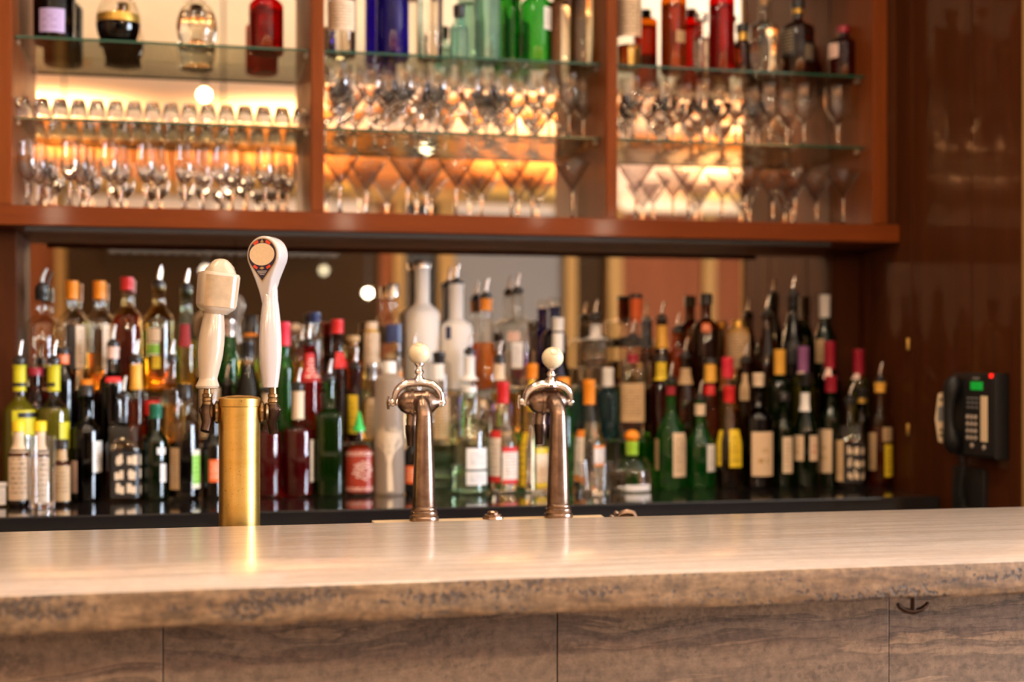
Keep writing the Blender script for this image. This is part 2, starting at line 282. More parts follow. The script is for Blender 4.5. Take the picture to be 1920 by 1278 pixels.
P = {
 'cream': label_mat('label_cream', (0.70, 0.53, 0.36), (0.30, 0.19, 0.11), None, 6, dens=0.75),
 'creamplain': plain('label_cream_plain', (0.72, 0.55, 0.38), 0.55),
 'wine': label_mat('label_wine', (0.68, 0.49, 0.31), (0.42, 0.24, 0.07), None, 2.6, dens=0.85, margin=0.28),
 'winered': label_mat('label_wine_red', (0.70, 0.50, 0.33), (0.50, 0.05, 0.03), None, 2.6, dens=0.6, margin=0.25),
 'white': label_mat('label_white', (0.80, 0.76, 0.72), (0.25, 0.22, 0.22), None, 7, dens=0.8),
 'whiteplain': plain('label_white_plain', (0.80, 0.76, 0.73), 0.5),
 'pink': plain('label_pink', (0.72, 0.48, 0.40), 0.5),
 'tan': label_mat('label_tan', (0.50, 0.33, 0.17), (0.25, 0.13, 0.05), None, 8, dens=0.8),
 'yellow': label_mat('label_yellow', (0.80, 0.56, 0.02), (0.30, 0.16, 0.01), None, 5, dens=0.85),
 'lemon': label_mat('label_lemon', (0.56, 0.50, 0.01), (0.10, 0.09, 0.01), None, 3.2, dens=0.5, margin=0.22),
 'lemonplain': plain('label_lemon_plain', (0.56, 0.50, 0.01), 0.5),
 'orange': plain('label_orange', (0.85, 0.26, 0.01), 0.45),
 'amber': plain('label_amber', (0.80, 0.40, 0.05), 0.45),
 'orangered': label_mat('label_orange_red', (0.78, 0.13, 0.02), (0.7, 0.5, 0.35), None, 4, dens=0.5),
 'red': plain('label_red', (0.62, 0.02, 0.02), 0.4),
 'redprint': label_mat('label_red_print', (0.55, 0.02, 0.02), (0.75, 0.60, 0.5), None, 5, dens=0.5),
 'redwhite': label_mat('label_red_white', (0.80, 0.70, 0.62), (0.35, 0.22, 0.2), (0.62, 0.02, 0.02), 7, dens=0.8),
 'yelwhite': label_mat('label_yellow_white', (0.82, 0.66, 0.48), (0.6, 0.25, 0.05), (0.80, 0.58, 0.02), 6, dens=0.8),
 'orwhite': label_mat('label_orange_white', (0.80, 0.72, 0.66), (0.4, 0.3, 0.3), (0.85, 0.25, 0.03), 7, dens=0.85),
 'pinkred': plain('label_rose', (0.72, 0.03, 0.06), 0.4),
 'maroon': plain('label_maroon', (0.30, 0.010, 0.025), 0.35),
 'purple': plain('label_purple', (0.25, 0.09, 0.22), 0.4),
 'green': plain('label_green', (0.02, 0.20, 0.06), 0.4),
 'limegreen': label_mat('label_lime_green', (0.28, 0.58, 0.07), (0.1, 0.25, 0.03), (0.75, 0.68, 0.5), 5, dens=0.7),
 'blue': plain('label_blue', (0.02, 0.035, 0.12), 0.35),
 'lilac': label_mat('label_lilac', (0.42, 0.32, 0.55), (0.25, 0.18, 0.35), None, 4, dens=0.8),
 'black': label_mat('label_black', (0.015, 0.013, 0.013), (0.35, 0.25, 0.15), None, 6, dens=0.2),
 'blackplain': plain('label_black_plain', (0.015, 0.013, 0.013), 0.4),
 'block': plain('label_block_black', (0.012, 0.010, 0.010), 0.4),
 'goldcap': plain('cap_gold', (0.62, 0.38, 0.08), 0.3, metal=0.8),
 'blackcap': plain('cap_black', (0.014, 0.012, 0.012), 0.3),
 'silvercap': plain('cap_silver', (0.62, 0.56, 0.52), 0.25, metal=0.9),
 'yellowcap': plain('cap_yellow', (0.82, 0.58, 0.01), 0.4),
 'greencap': plain('cap_green', (0.015, 0.13, 0.07), 0.35),
 'brightgreen': plain('cap_bright_green', (0.03, 0.50, 0.10), 0.35),
 'lime': plain('stopper_lime', (0.35, 0.60, 0.04), 0.35),
 'cork': plain('cork', (0.60, 0.38, 0.18), 0.7, noise=0.15, nscale=80),
 'whitecap': plain('cap_white', (0.80, 0.75, 0.70), 0.35),
 'steel': M['steel'], 'spout': plain('spout_metal', (0.50, 0.46, 0.43), 0.2, metal=1.0),
 'plasticspout': plain('spout_clear_plastic', (0.72, 0.70, 0.66), 0.15),
}
P['sauce'] = plain('sauce_red', (0.30, 0.028, 0.010), 0.35)
P['rose'] = plain('print_pale_rose', (0.70, 0.42, 0.33), 0.45)

# ------------------------------------------------------------------ mesh helpers
class MB:
    def __init__(s): s.v = []; s.f = []; s.uv = None
    def add(s, vs, fs):
        b = len(s.v); s.v += [tuple(v) for v in vs]; s.f += [tuple(i + b for i in f) for f in fs]; return s
    def box(s, x0, x1, y0, y1, z0, z1):
        return s.add([(x0, y0, z0), (x1, y0, z0), (x1, y1, z0), (x0, y1, z0), (x0, y0, z1), (x1, y0, z1), (x1, y1, z1), (x0, y1, z1)],
                     [(3, 2, 1, 0), (4, 5, 6, 7), (0, 1, 5, 4), (1, 2, 6, 5), (2, 3, 7, 6), (3, 0, 4, 7)])
    def lathe(s, prof, seg=28, n=2.0, axis='Z', org=(0, 0, 0), rot=0.0, nfun=None, sx=1.0, sy=1.0):
        rings = []; vs = []; fs = []
        for (r, z) in prof:
            if r < 1e-6:
                rings.append([len(vs)]); vs.append((0, 0, z)); continue
            ring = []
            nn = nfun(r) if nfun else n
            for k in range(seg):
                a = 2 * PI * k / seg; ca, sa = math.cos(a), math.sin(a)
                q = r
                if nn > 2.01: q = r / (abs(ca) ** nn + abs(sa) ** nn) ** (1 / nn)
                ring.append(len(vs))
                x, y = q * ca * sx, q * sa * sy
                if rot: x, y = x * math.cos(rot) - y * math.sin(rot), x * math.sin(rot) + y * math.cos(rot)
                vs.append((x, y, z))
            rings.append(ring)
        for i in range(len(rings) - 1):
            A, B = rings[i], rings[i + 1]
            for k in range(seg):
                k2 = (k + 1) % seg
                if len(A) == 1 and len(B) == 1: continue
                if len(A) == 1: fs.append((A[0], B[k2], B[k]))
                elif len(B) == 1: fs.append((A[k], A[k2], B[0]))
                else: fs.append((A[k], A[k2], B[k2], B[k]))
        if axis == 'X': vs = [(z, x, y) for (x, y, z) in vs]
        elif axis == 'Y': vs = [(y, z, x) for (x, y, z) in vs]
        vs = [(x + org[0], y + org[1], z + org[2]) for (x, y, z) in vs]
        return s.add(vs, fs)
    def tube(s, pts, rad, seg=12, flat=1.0, up=(0, 0, 1)):
        pts = [Vector(p) for p in pts]; n = len(pts)
        rads = rad if isinstance(rad, (list, tuple)) else [rad] * n
        vs = []; fs = []; prev = None
        for i, p in enumerate(pts):
            d = (pts[min(i + 1, n - 1)] - pts[max(i - 1, 0)]).normalized()
            if prev is None:
                a = Vector(up) if abs(d.dot(Vector(up))) < 0.9 else Vector((0, 1, 0))
                prev = d.cross(a).normalized()
            x = (prev - d * prev.dot(d)).normalized(); y = d.cross(x); prev = x
            for k in range(seg):
                a = 2 * PI * k / seg
                vs.append(p + x * (math.cos(a) * rads[i] * flat) + y * (math.sin(a) * rads[i]))
        for i in range(n - 1):
            for k in range(seg):
                k2 = (k + 1) % seg
                fs.append((i * seg + k, i * seg + k2, (i + 1) * seg + k2, (i + 1) * seg + k))
        fs.append(tuple(reversed(range(seg)))); fs.append(tuple((n - 1) * seg + k for k in range(seg)))
        return s.add(vs, fs)
    def prism(s, outline, y0, y1, bevel=0.0, steps=3):
        """outline (x, z) counter-clockwise seen from -Y, extruded along Y with rounded rims"""
        cx = sum(p[0] for p in outline) / len(outline); cz = sum(p[1] for p in outline) / len(outline)
        n = len(outline)
        def inset(d):
            res = []
            for i in range(n):
                a, b, c = outline[i - 1], outline[i], outline[(i + 1) % n]
                tx, tz = c[0] - a[0], c[1] - a[1]; l = math.hypot(tx, tz) or 1
                res.append((b[0] - tz / l * d, b[1] + tx / l * d))
            return res
        rings = []
        if bevel > 0:
            for k in range(steps + 1):
                a = PI / 2 * k / steps
                rings.append((inset(bevel * (1 - math.sin(a))), y0 + bevel * (1 - math.cos(a))))
            for k in range(steps + 1):
                a = PI / 2 * k / steps
                rings.append((inset(bevel * (1 - math.cos(a))), y1 - bevel * (1 - math.sin(a))))
        else: rings = [(outline, y0), (outline, y1)]
        vs = []; fs = []
        for (o, y) in rings: vs += [(x, y, z) for (x, z) in o]
        for i in range(len(rings) - 1):
            for k in range(n):
                k2 = (k + 1) % n
                fs.append((i * n + k, i * n + k2, (i + 1) * n + k2, (i + 1) * n + k))
        fs.append(tuple(range(n))[::-1]); fs.append(tuple((len(rings) - 1) * n + k for k in range(n)))
        return s.add(vs, fs)
    def sphere(s, c, r, seg=20, rings=12, sc=(1, 1, 1)):
        prof = [(r * math.sin(PI * k / rings), -r * math.cos(PI * k / rings)) for k in range(rings + 1)]
        prof[0] = (0, -r); prof[-1] = (0, r)
        b = MB().lathe(prof, seg)
        return s.add([(c[0] + x * sc[0], c[1] + y * sc[1], c[2] + z * sc[2]) for (x, y, z) in b.v], b.f)
    def xf(s, mat):
        s.v = [tuple(mat @ Vector(v)) for v in s.v]; return s
    def build(s, name, mat, parent=None, smooth=35.0, loc=None, bevel=0.0):
        me = bpy.data.meshes.new(name); me.from_pydata(s.v, [], s.f); me.update()
        if s.uv:
            l = me.uv_layers.new(name='UVMap')
            for lp in me.loops: l.data[lp.index].uv = s.uv[lp.vertex_index]
        if mat: me.materials.append(mat)
        if smooth:
            me.polygons.foreach_set('use_smooth', [True] * len(me.polygons)); me.set_sharp_from_angle(angle=math.radians(smooth))
        o = bpy.data.objects.new(name, me); COL.objects.link(o)
        if parent: o.parent = parent
        if loc: o.location = loc
        if bevel:
            b = o.modifiers.new('bevel', 'BEVEL'); b.width = bevel; b.segments = 2; b.limit_method = 'ANGLE'
        return o
def tag(o, label, cat, group=None):
    o['label'] = label; o['category'] = cat
    if group: o['group'] = group
    return o
def thing(name, loc, label, cat, rz=0.0, group=None):
    o = bpy.data.objects.new(name, None); COL.objects.link(o); o.empty_display_size = 0.05
    o.location = loc; o.rotation_euler = (0, 0, rz)
    return tag(o, label, cat, group)
def struct(o):
    o['kind'] = 'structure'; return o
ORD = 'first second third fourth fifth sixth seventh eighth ninth tenth eleventh twelfth thirteenth fourteenth fifteenth sixteenth seventeenth eighteenth nineteenth twentieth'.split()
DAY, GLOBE, DOWN, UP, FILL, EXPO = 720.0, 90.0, 8.0, 30.0, 300.0, 0.36

# ------------------------------------------------------------------ camera
cam = bpy.data.cameras.new('camera'); co = bpy.data.objects.new('camera', cam); COL.objects.link(co)
cam.sensor_width = 36.0; cam.lens = 50.0; cam.shift_y = (HY - 639.0) / 1920.0
co.location = (0, 0, ZC); co.rotation_euler = (PI / 2, 0, -TH); cam.clip_start = 0.05
cam.dof.use_dof = True; cam.dof.focus_distance = 2.6; cam.dof.aperture_fstop = 1.9
SC.camera = co

# ------------------------------------------------------------------ room shell
XL, XR, YR, YB, HC = -5.0, 6.2, -4.1, 4.14, 3.5
struct(MB().box(XL, XR, YR, YB + 0.1, -0.1, 0.0).build('floor', M['floor'], smooth=0))
struct(MB().box(XL, XR, YR, YB + 0.1, HC, HC + 0.1).build('ceiling', M['plaster'], smooth=0))
struct(MB().box(XL, XR, YB, YB + 0.1, 0, HC).build('wall_bar', M['wooddark'], smooth=0))
struct(MB().box(XL - 0.1, XL, YR, YB + 0.1, 0, HC).build('wall_left', M['warmwall'], smooth=0))
struct(MB().box(XL, XR, YR - 0.1, YR, 0, HC).build('wall_rear', M['wallpink'], smooth=0))
WY0, WY1, WZ0, WZ1 = -1.0, 1.7, 0.9, 2.6
w = MB(); w.box(XR, XR + 0.15, YR, WY0, 0, HC); w.box(XR, XR + 0.15, WY1, YB + 0.1, 0, HC)
w.box(XR, XR + 0.15, WY0, WY1, 0, WZ0); w.box(XR, XR + 0.15, WY0, WY1, WZ1, HC)
struct(w.build('wall_right', M['plaster'], smooth=0))
w = MB()
for y in (WY0, WY0 + 1.32, WY1 - 0.06): w.box(XR + 0.02, XR + 0.1, y, y + 0.06, WZ0, WZ1)
for z in (WZ0, WZ1 - 0.06): w.box(XR + 0.02, XR + 0.1, WY0, WY1, z, z + 0.06)
struct(w.build('window_1', M['woodred'], smooth=0))

# panelled partition at the right end of the bar: four glossy boards with fine joints
YE = y_on_x(1917, XW)
seams = [YB, y_on_x(1628, XW), y_on_x(1710, XW), y_on_x(1822, XW), YE]
w = MB()
for a, b in zip(seams[:-1], seams[1:]): w.box(XW, XW + 0.06, b + 0.0025, a - 0.0025, 0, HC)
w.box(XW + 0.006, XW + 0.058, YE + 0.004, YB, 0, HC)
struct(w.build('wall_side', M['wooddark'], smooth=0, bevel=0.002))
struct(MB().box(XW - 0.004, XW + 0.066, YE - 0.035, YE - 0.001, 0, HC).build('trim_1', M['woodtan'], smooth=0, bevel=0.003))
for i, (py, ln) in enumerate(((645, 22), (805, 20))):
    y = y_on_x(1706, XW); t = depth(1706, y); z = ZC - (py - HY) * t / FP
    o = MB().lathe([(0, -0.017), (0.004, -0.017), (0.005, -0.012), (0.005, 0.012), (0.004, 0.017), (0, 0.017)], 12).build('brass_hinge', M['brass'], loc=(XW - 0.0055, y, z))
    tag(o, ['small brass hinge barrel on the dark side wall, upper of the two', 'small brass hinge barrel on the dark side wall, lower of the two'][i], 'hinge', 'hinges on the side wall')

# rear wall, seen only in the mirrors
YV = 2 * YM - YR
def xr(px): return at(px, 500, YV).x
def rear(name, x0, x1, z0, z1, mat, d=0.06):
    return struct(MB().box(xr(x0), xr(x1), YR, YR + d, z0, z1).build(name, M[mat], smooth=0))
rear('trim_2', -160, 105, 0, 2.78, 'woodred'); rear('trim_3', 106, 126, 0, 2.78, 'woodtan', 0.1)
rear('trim_4', 127, 709, 0, 2.60, 'darkcab', 0.12); rear('trim_5', 710, 735, 0, 2.78, 'woodred', 0.1); rear('trim_6', 736, 755, 0, 2.78, 'woodtan', 0.12)
rear('dark_doorway', 756, 819, 0, 2.78, 'blackmatt', 0.05); rear('trim_8', 820, 850, 0, 2.78, 'woodtan', 0.1)  # the matt black panel stands in for the shade of a doorway
struct(rear('door_1', 851, 1055, 0, 2.70, 'grey', 0.05)); rear('trim_9', 1056, 1075, 0, 2.78, 'woodtan', 0.12); rear('trim_10', 1076, 1134, 0, 2.78, 'darkcab', 0.04)
rear('trim_11', 1135, 1160, 0, 2.78, 'woodtan', 0.12); rear('trim_12', 1161, 1312, 0, 2.74, 'woodred', 0.05); rear('trim_13', 1313, 1336, 0, 2.74, 'woodtan', 0.09); rear('trim_20', 1337, 1560, 0, 2.74, 'woodred', 0.05)
rear('trim_14', -300, 1150, 2.78, 2.90, 'woodtan', 0.14); rear('trim_15', -300, 1150, 2.905, 3.38, 'woodorange', 0.06)
rear('trim_16', 1151, 1600, 2.75, 2.86, 'plaster', 0.09); rear('trim_17', 1151, 1600, 3.30, 3.44, 'woodorange', 0.09)
# dark rack of hanging glasses on the rear wall
rack = thing('glass_rack', (xr(420), YR + 0.121, 2.30), 'dark rack with a row of hanging glasses, seen in the lower mirror', 'rack')
hw = (xr(640) - xr(200)) / 2
MB().box(-hw, hw, 0.0, 0.24, 0.16, 0.18).build('rack_shelf', M['darkcab'], rack, smooth=0)
MB().box(-hw, hw, 0.0, 0.02, -0.12, 0.16).build('rack_back', M['darkcab'], rack, smooth=0)
w = MB()
for i in range(22):
    w.lathe([(0.028, 0.0), (0.036, 0.05), (0.036, 0.09), (0.006, 0.12), (0.004, 0.155), (0.028, 0.159), (0.0, 0.16)], 12, org=(-hw + 0.08 + i * (2 * hw - 0.16) / 21, 0.13, 0.0))
o = w.build('hanging_glasses', M['greyplastic'], rack); o['kind'] = 'stuff'

# ------------------------------------------------------------------ lamps and daylight
def area(name, loc, rot, size, sy, power, col, shape='RECTANGLE', spread=180):
    l = bpy.data.lights.new(name, 'AREA'); l.shape = shape; l.size = size; l.size_y = sy; l.energy = power; l.color = col; l.spread = math.radians(spread)
    o = bpy.data.objects.new(name, l); COL.objects.link(o); o.location = loc; o.rotation_euler = rot
    return o
area('window_daylight', (XR + 0.16, (WY0 + WY1) / 2, (WZ0 + WZ1) / 2), (0, PI / 2, 0), WZ1 - WZ0, WY1 - WY0, DAY, (0.74, 0.84, 1.0))
M['globe'] = plain('lamp_globe', (0.9, 0.8, 0.6), 0.3, emit=(1.0, 0.66, 0.34), es=GLOBE)
M['globew'] = plain('lamp_globe_white', (0.9, 0.9, 0.8), 0.3, emit=(1.0, 0.92, 0.78), es=GLOBE * 0.35)
def pendant(p, r, label, mat='globe'):
    t = thing('pendant_lamp', (p.x, p.y, p.z), label, 'lamp', group='pendant lamps reflected in the mirrors')
    MB().sphere((0, 0, 0), r).build('globe', M[mat], t)
    MB().lathe([(0, r * 0.93), (r * 0.4, r * 0.93), (r * 0.36, r * 1.5), (0, r * 1.55)], 16).build('socket', M['bronze'], t)
    MB().lathe([(0.0, r * 1.5), (0.006, r * 1.5), (0.006, HC - p.z), (0, HC - p.z)], 8).build('cord', M['blackmatt'], t)
pendant(mirrored(383, 178, 10.0), 0.034, 'round glowing pendant lamp mirrored above the tumblers near the centre of the left bay')
pendant(mirrored(62, 183, 10.4), 0.026, 'round glowing pendant lamp mirrored at the left end above the tumblers')
pendant(mirrored(800, 278, 11.0), 0.036, 'bright pendant lamp mirrored between the two lower shelves of the middle bay', 'globew')
pendant(mirrored(690, 549, 11.2), 0.026, 'bright white lamp mirrored in the lower mirror right of the white tap handle', 'globew')
M['globedim'] = plain('lamp_globe_dim', (0.6, 0.6, 0.5), 0.3, emit=(0.9, 0.9, 0.7), es=1.2)
pendant(mirrored(607, 507, 11.4), 0.03, 'dim lamp mirrored in the lower mirror, upper left of the bright one', 'globedim')
M['globesoft'] = plain('lamp_globe_soft', (0.7, 0.68, 0.66), 0.3, emit=(1.0, 0.95, 0.95), es=2.2)
pendant(mirrored(386, 508, 10.2), 0.035, 'lamp mirrored in the lower mirror behind the foam of the mug-shaped tap handle', 'globesoft')
M['globefill'] = plain('fill_globe_warm', (0.9, 0.8, 0.6), 0.3, emit=(1.0, 0.78, 0.54), es=FILL)  # added fill globes, out of view, to light bottle fronts and bar front
for i, x in enumerate((-2.3, -0.75, 0.85, 2.4)):
    pendant(Vector((x, -0.6, 2.205)), 0.05, 'added fill lamp over the guest side of the bar, %s from the left' % ORD[i], 'globefill')
for i, x in enumerate((0.15, 1.7)):  # added pair, out of view, for sparkle on the bottles
    pendant(Vector((x, 0.6, 2.125)), 0.03, 'added fill lamp just over the guest seats, %s from the left' % ORD[i], 'globefill')
# added warm ceiling fill for the bar top and bottles
for i, (x, y, pw) in enumerate(((-0.75, 2.30, 1.0), (0.55, 2.30, 1.0), (1.85, 2.30, 0.8), (-0.4, 2.95, 0.8), (0.7, 2.95, 0.9), (1.5, 2.95, 0.35), (-1.6, 0.3, 1.2), (0.8, 0.0, 1.0), (2.6, -1.8, 1.2), (-0.8, -2.2, 1.6), (1.4, -2.6, 1.6))):
    t = thing('added_downlight', (x, y, HC), 'added fill downlight in the cream ceiling over the bar, %s of the row' % ORD[i], 'lamp', group='added ceiling fill lights')
    MB().lathe([(0.07, -0.002), (0.095, -0.002), (0.095, -0.010), (0.07, -0.014)], 24).build('trim_ring', M['brass'], t)
    area('downlight', (x, y, HC - 0.02), (0, 0, 0), 0.14, 0.14, DOWN * pw, (1.0, 0.76, 0.52), 'DISK', 150)
# added uplights, unseen on the rear cornice, brighten the ceiling
for i, x in enumerate((-3.2, -1.2, 0.8, 2.8, 4.8)):
    t = thing('added_uplight', (x, YR + 0.22, 2.90), 'added uplight trough on the rear cornice, %s from the left' % ORD[i], 'lamp', group='added uplights on the rear cornice')
    MB().box(-0.5, 0.5, -0.08, 0.08, -0.05, 0.0).build('trough', M['brass'], t, smooth=0)
    area('uplight', (x, YR + 0.22, 2.92), (PI, 0, 0), 0.9, 0.12, UP, (1.0, 0.66, 0.34), spread=120)
wd = bpy.data.worlds.new('world'); SC.world = wd; wd.use_nodes = True
wd.node_tree.nodes['Background'].inputs[0].default_value = (0.7, 0.8, 1.0, 1); wd.node_tree.nodes['Background'].inputs[1].default_value = 0.4

# ------------------------------------------------------------------ wall cabinet with glass shelves and mirrored back
ZL0, ZL1 = 1.738, 1.790
ZS2, ZS1 = 2.013, 2.222
YS = 3.85
def cx(px): return at(px, 300, YCAB).x
cab = thing('wall_cabinet', (0, YCAB, ZL0), 'mahogany framed back-bar cabinet with mirrored back and glass shelves', 'cabinet')
def cpart(name, x0, x1, y0, y1, z0, z1, mat, bevel=0.003):
    return MB().box(x0, x1, y0 - YCAB, y1 - YCAB, z0 - ZL0, z1 - ZL0).build(name, M[mat], cab, smooth=0, bevel=bevel)
XCL = cx(22)
cpart('bottom_rail', -1.2, XW - 0.001, YCAB, YM - 0.002, ZL0, ZL1, 'wood')
cpart('underside', XCL + 0.02, XW - 0.002, YCAB + 0.0165, YM - 0.004, ZL0 - 0.0012, ZL0 - 0.0002, 'woodred', 0)
cpart('valance', XCL + 0.03, cx(1560), YCAB + 0.010, YCAB + 0.0125, ZL0 - 0.013, ZL0 - 0.0005, 'blackmatt', 0)
cpart('valance_back', XCL + 0.03, cx(1560), YCAB + 0.013, YCAB + 0.016, ZL0 - 0.013, ZL0 - 0.0005, 'wood', 0)
cpart('top_rail', -1.2, XW - 0.001, YCAB, YM - 0.002, 2.62, 2.70, 'wood')
cpart('post', -1.2, XCL, YCAB, YM - 0.002, ZL1, 2.62, 'woodv')
PX = [(cx(583), cx(608)), (cx(1137), cx(1158))]
for a, b in PX: cpart('post', a, b, YCAB, YM - 0.002, ZL1, 2.62, 'woodv')
XCR = cx(1637)
cpart('post', XCR, cx(1664), YCAB, YM - 0.002, ZL1, 2.62, 'woodv')
cpart('filler_panel', cx(1664) + 0.0005, XW - 0.001, YCAB + 0.02, YM - 0.002, ZL1, 2.62, 'wooddark', 0.002)
BAYS = [(XCL, PX[0][0]), (PX[0][1], PX[1][0]), (PX[1][1], XCR)]
for a, b in BAYS:
    cpart('mirror_back', a, b, YM - 0.002, YM + 0.004, ZL1, 2.62, 'mirror', 0)
    for z in (ZS2, ZS1):
        s = cpart('glass_shelf', a + 0.002, b - 0.002, YS + 0.0015, YM - 0.004, z + 0.0025, z + 0.009, 'shelf', 0)
        e = MB().box(a + 0.002, b - 0.002, YS - YCAB, YS - YCAB + 0.0015, z - ZL0 + 0.0025, z - ZL0 + 0.009).build('polished_edge', M['shelfedge'], s, smooth=0)
        w = MB()
        for x in (a + 0.006, b - 0.006):
            w.box(x - 0.004, x + 0.004, YS - YCAB + 0.03, YS - YCAB + 0.05, z - ZL0 - 0.006, z - ZL0 + 0.002)
        w.build('shelf_pins', M['steel'], s, smooth=0)
# ------------------------------------------------------------------ lower mirror, side strips
XMR = at(1552, 600, YM).x; XMS = at(441, 550, YM).x; XML = at(45, 600, YM).x
tag(MB().box(XML, XMS - 0.001, YM, YM + 0.005, ZCNT, ZL0 - 0.001).build('bar_mirror', M['mirror'], smooth=0), 'narrow left pane of the bar mirror below the cabinet, left of the tap handles', 'mirror', 'mirror panes behind the bottles')
tag(MB().box(XMS + 0.001, XMR, YM, YM + 0.005, ZCNT, ZL0 - 0.001).build('bar_mirror', M['mirror'], smooth=0), 'wide pane of the bar mirror below the cabinet, behind the main crowd of bottles', 'mirror', 'mirror panes behind the bottles')
struct(MB().box(XMR + 0.001, XW - 0.001, YM - 0.03, YB, ZCNT + 0.0, ZL0 - 0.001).build('trim_18', M['wooddark'], smooth=0, bevel=0.003))
struct(MB().box(-1.2, XML - 0.001, YM - 0.16, YB, ZCNT + 0.0, ZL0 - 0.001).build('trim_19', M['wooddark'], smooth=0, bevel=0.003))
# ------------------------------------------------------------------ back counter and bottle steps
XC1 = at(1763, 932, 3.48).x
bc = thing('back_counter', (0, 3.48, 0), 'glossy black back-bar counter carrying the crowd of bottles', 'counter')
MB().box(-1.6, XC1, 0, YM - 3.48 - 0.001, 0.97, ZCNT).build('counter_top', M['black'], bc, smooth=0, bevel=0.003)
MB().box(-1.6, XC1 - 0.01, 0.004, YM - 3.48 - 0.001, 0.0, 0.969).build('counter_body', M['blackmatt'], bc, smooth=0)
YT1, YT2, ZT1, ZT2 = 3.890, 3.976, 1.17, 1.31
XT0, XT1 = XML + 0.004, XW - 0.012
rs = thing('bottle_riser', (0, YT1, ZCNT), 'two-step glass bottle shelf standing behind the front bottles', 'riser')
MB().box(XT0, XT1, 0, YT2 - YT1, ZT1 - ZCNT - 0.008, ZT1 - ZCNT).build('lower_step', M['shelf'], rs, smooth=0)
MB().box(XT0, XT1, YT2 - YT1 + 0.0005, YM - YT1 - 0.033, ZT2 - ZCNT - 0.008, ZT2 - ZCNT).build('upper_step', M['shelf'], rs, smooth=0)
for i in range(4):
    x = XT0 + 0.012 + (XT1 - XT0 - 0.024) * i / 3
    MB().box(x - 0.004, x + 0.004, 0.004, YT2 - YT1, 0.0005, ZT1 - ZCNT - 0.0085).box(x - 0.004, x + 0.004, YT2 - YT1 + 0.0005, YM - YT1 - 0.036, 0.0005, ZT2 - ZCNT - 0.0085).build('bracket', M['blackmatt'], rs, smooth=0)

# ------------------------------------------------------------------ the bar
YN, YF = 1.988, 2.735
bar = thing('bar_counter', (0, YN, 0), 'long travertine bar counter with polished top and rough front edge', 'counter')
NX = 120
w = MB(); rnd = random.Random(3)
x0, x1 = -2.2, 4.2
prof = [(0.30, -0.052), (0.004, -0.052), (0.0, -0.046), (0.0, -0.036), (0.0, -0.02), (0.0, -0.006), (0.002, -0.0015), (0.006, 0.0), (YF - YN - 0.003, 0.0), (YF - YN, -0.003), (YF - YN, -0.052), (0.30, -0.052)]
vs = []; fs = []
npf = len(prof)
for i in range(NX + 1):
    x = x0 + (x1 - x0) * i / NX
    for j, (y, z) in enumerate(prof):
        jy = rnd.uniform(-0.0012, 0.0012) if 1 <= j <= 5 else 0; jz = rnd.uniform(-0.0025, 0.001) if j in (1, 2) else 0
        vs.append((x, y + jy, ZBAR + z + jz))
for i in range(NX):
    for j in range(npf - 1):
        fs.append((i * npf + j, (i + 1) * npf + j, (i + 1) * npf + j + 1, i * npf + j + 1))
w.add(vs, fs); fs2 = [tuple(range(npf - 1))[::-1], tuple(NX * npf + k for k in range(npf - 1))]; w.add([], []); w.f += fs2
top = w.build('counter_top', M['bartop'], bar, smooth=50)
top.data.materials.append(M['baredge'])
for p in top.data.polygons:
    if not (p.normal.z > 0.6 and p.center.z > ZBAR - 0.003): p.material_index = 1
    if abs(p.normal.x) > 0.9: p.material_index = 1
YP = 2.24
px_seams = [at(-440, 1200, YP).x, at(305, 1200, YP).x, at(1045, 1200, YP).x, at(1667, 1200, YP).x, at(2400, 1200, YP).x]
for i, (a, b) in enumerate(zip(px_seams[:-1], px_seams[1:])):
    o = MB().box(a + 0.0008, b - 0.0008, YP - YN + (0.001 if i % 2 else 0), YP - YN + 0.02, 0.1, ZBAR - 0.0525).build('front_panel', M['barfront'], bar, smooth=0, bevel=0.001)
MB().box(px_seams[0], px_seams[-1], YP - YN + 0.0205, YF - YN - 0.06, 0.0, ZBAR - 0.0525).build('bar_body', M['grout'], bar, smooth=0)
# lower ledge and pale board behind the bar top
ZLG = 0.95
tag(MB().box(-2.2, 4.2, YF - 0.055, 3.06, 0.0, ZLG).build('bar_sink_bench', M['steel'], smooth=0), 'steel bench hidden behind the bar top, carrying the taps', 'bench')
xa, xb, xb2 = at(713, 975, YF).x, at(1128, 970, 2.87).x, at(1147, 975, YF).x
w = MB(); zt = 1.069 - ZLG
w.add([(xa, 0, 0), (xb2, 0, 0), (xb, 0.135, 0), (xa, 0.135, 0), (xa, 0, zt), (xb2, 0, zt), (xb, 0.135, zt), (xa, 0.135, zt)],
      [(3, 2, 1, 0), (4, 5, 6, 7), (0, 1, 5, 4), (1, 2, 6, 5), (2, 3, 7, 6), (3, 0, 4, 7)])
tag(w.build('tap_plinth', M['board'], loc=(0, YF + 0.002, ZLG + 0.0005), smooth=0, bevel=0.002), 'pale tan plinth along the far edge of the bar, under the two metal taps', 'plinth')

# purse hook under the overhang
p = at(1712, 1135, 2.035)
hk = thing('purse_hook', (p.x, 2.035, ZBAR - 0.0525), 'dark double purse hook hanging under the right end of the bar top', 'hook')
MB().lathe([(0, 0), (0.012, 0), (0.012, -0.003), (0.004, -0.004), (0.0042, -0.028), (0, -0.028)], 14).build('stem', M['bronze'], hk)
MB().tube([(-0.026, 0, -0.015), (-0.023, 0, -0.020), (-0.014, 0, -0.026), (0, 0, -0.029), (0.014, 0, -0.026), (0.023, 0, -0.020), (0.026, 0, -0.015)], [0.003, 0.004, 0.0045, 0.005, 0.0045, 0.004, 0.003]).build('hook_arms', M['bronze'], hk)

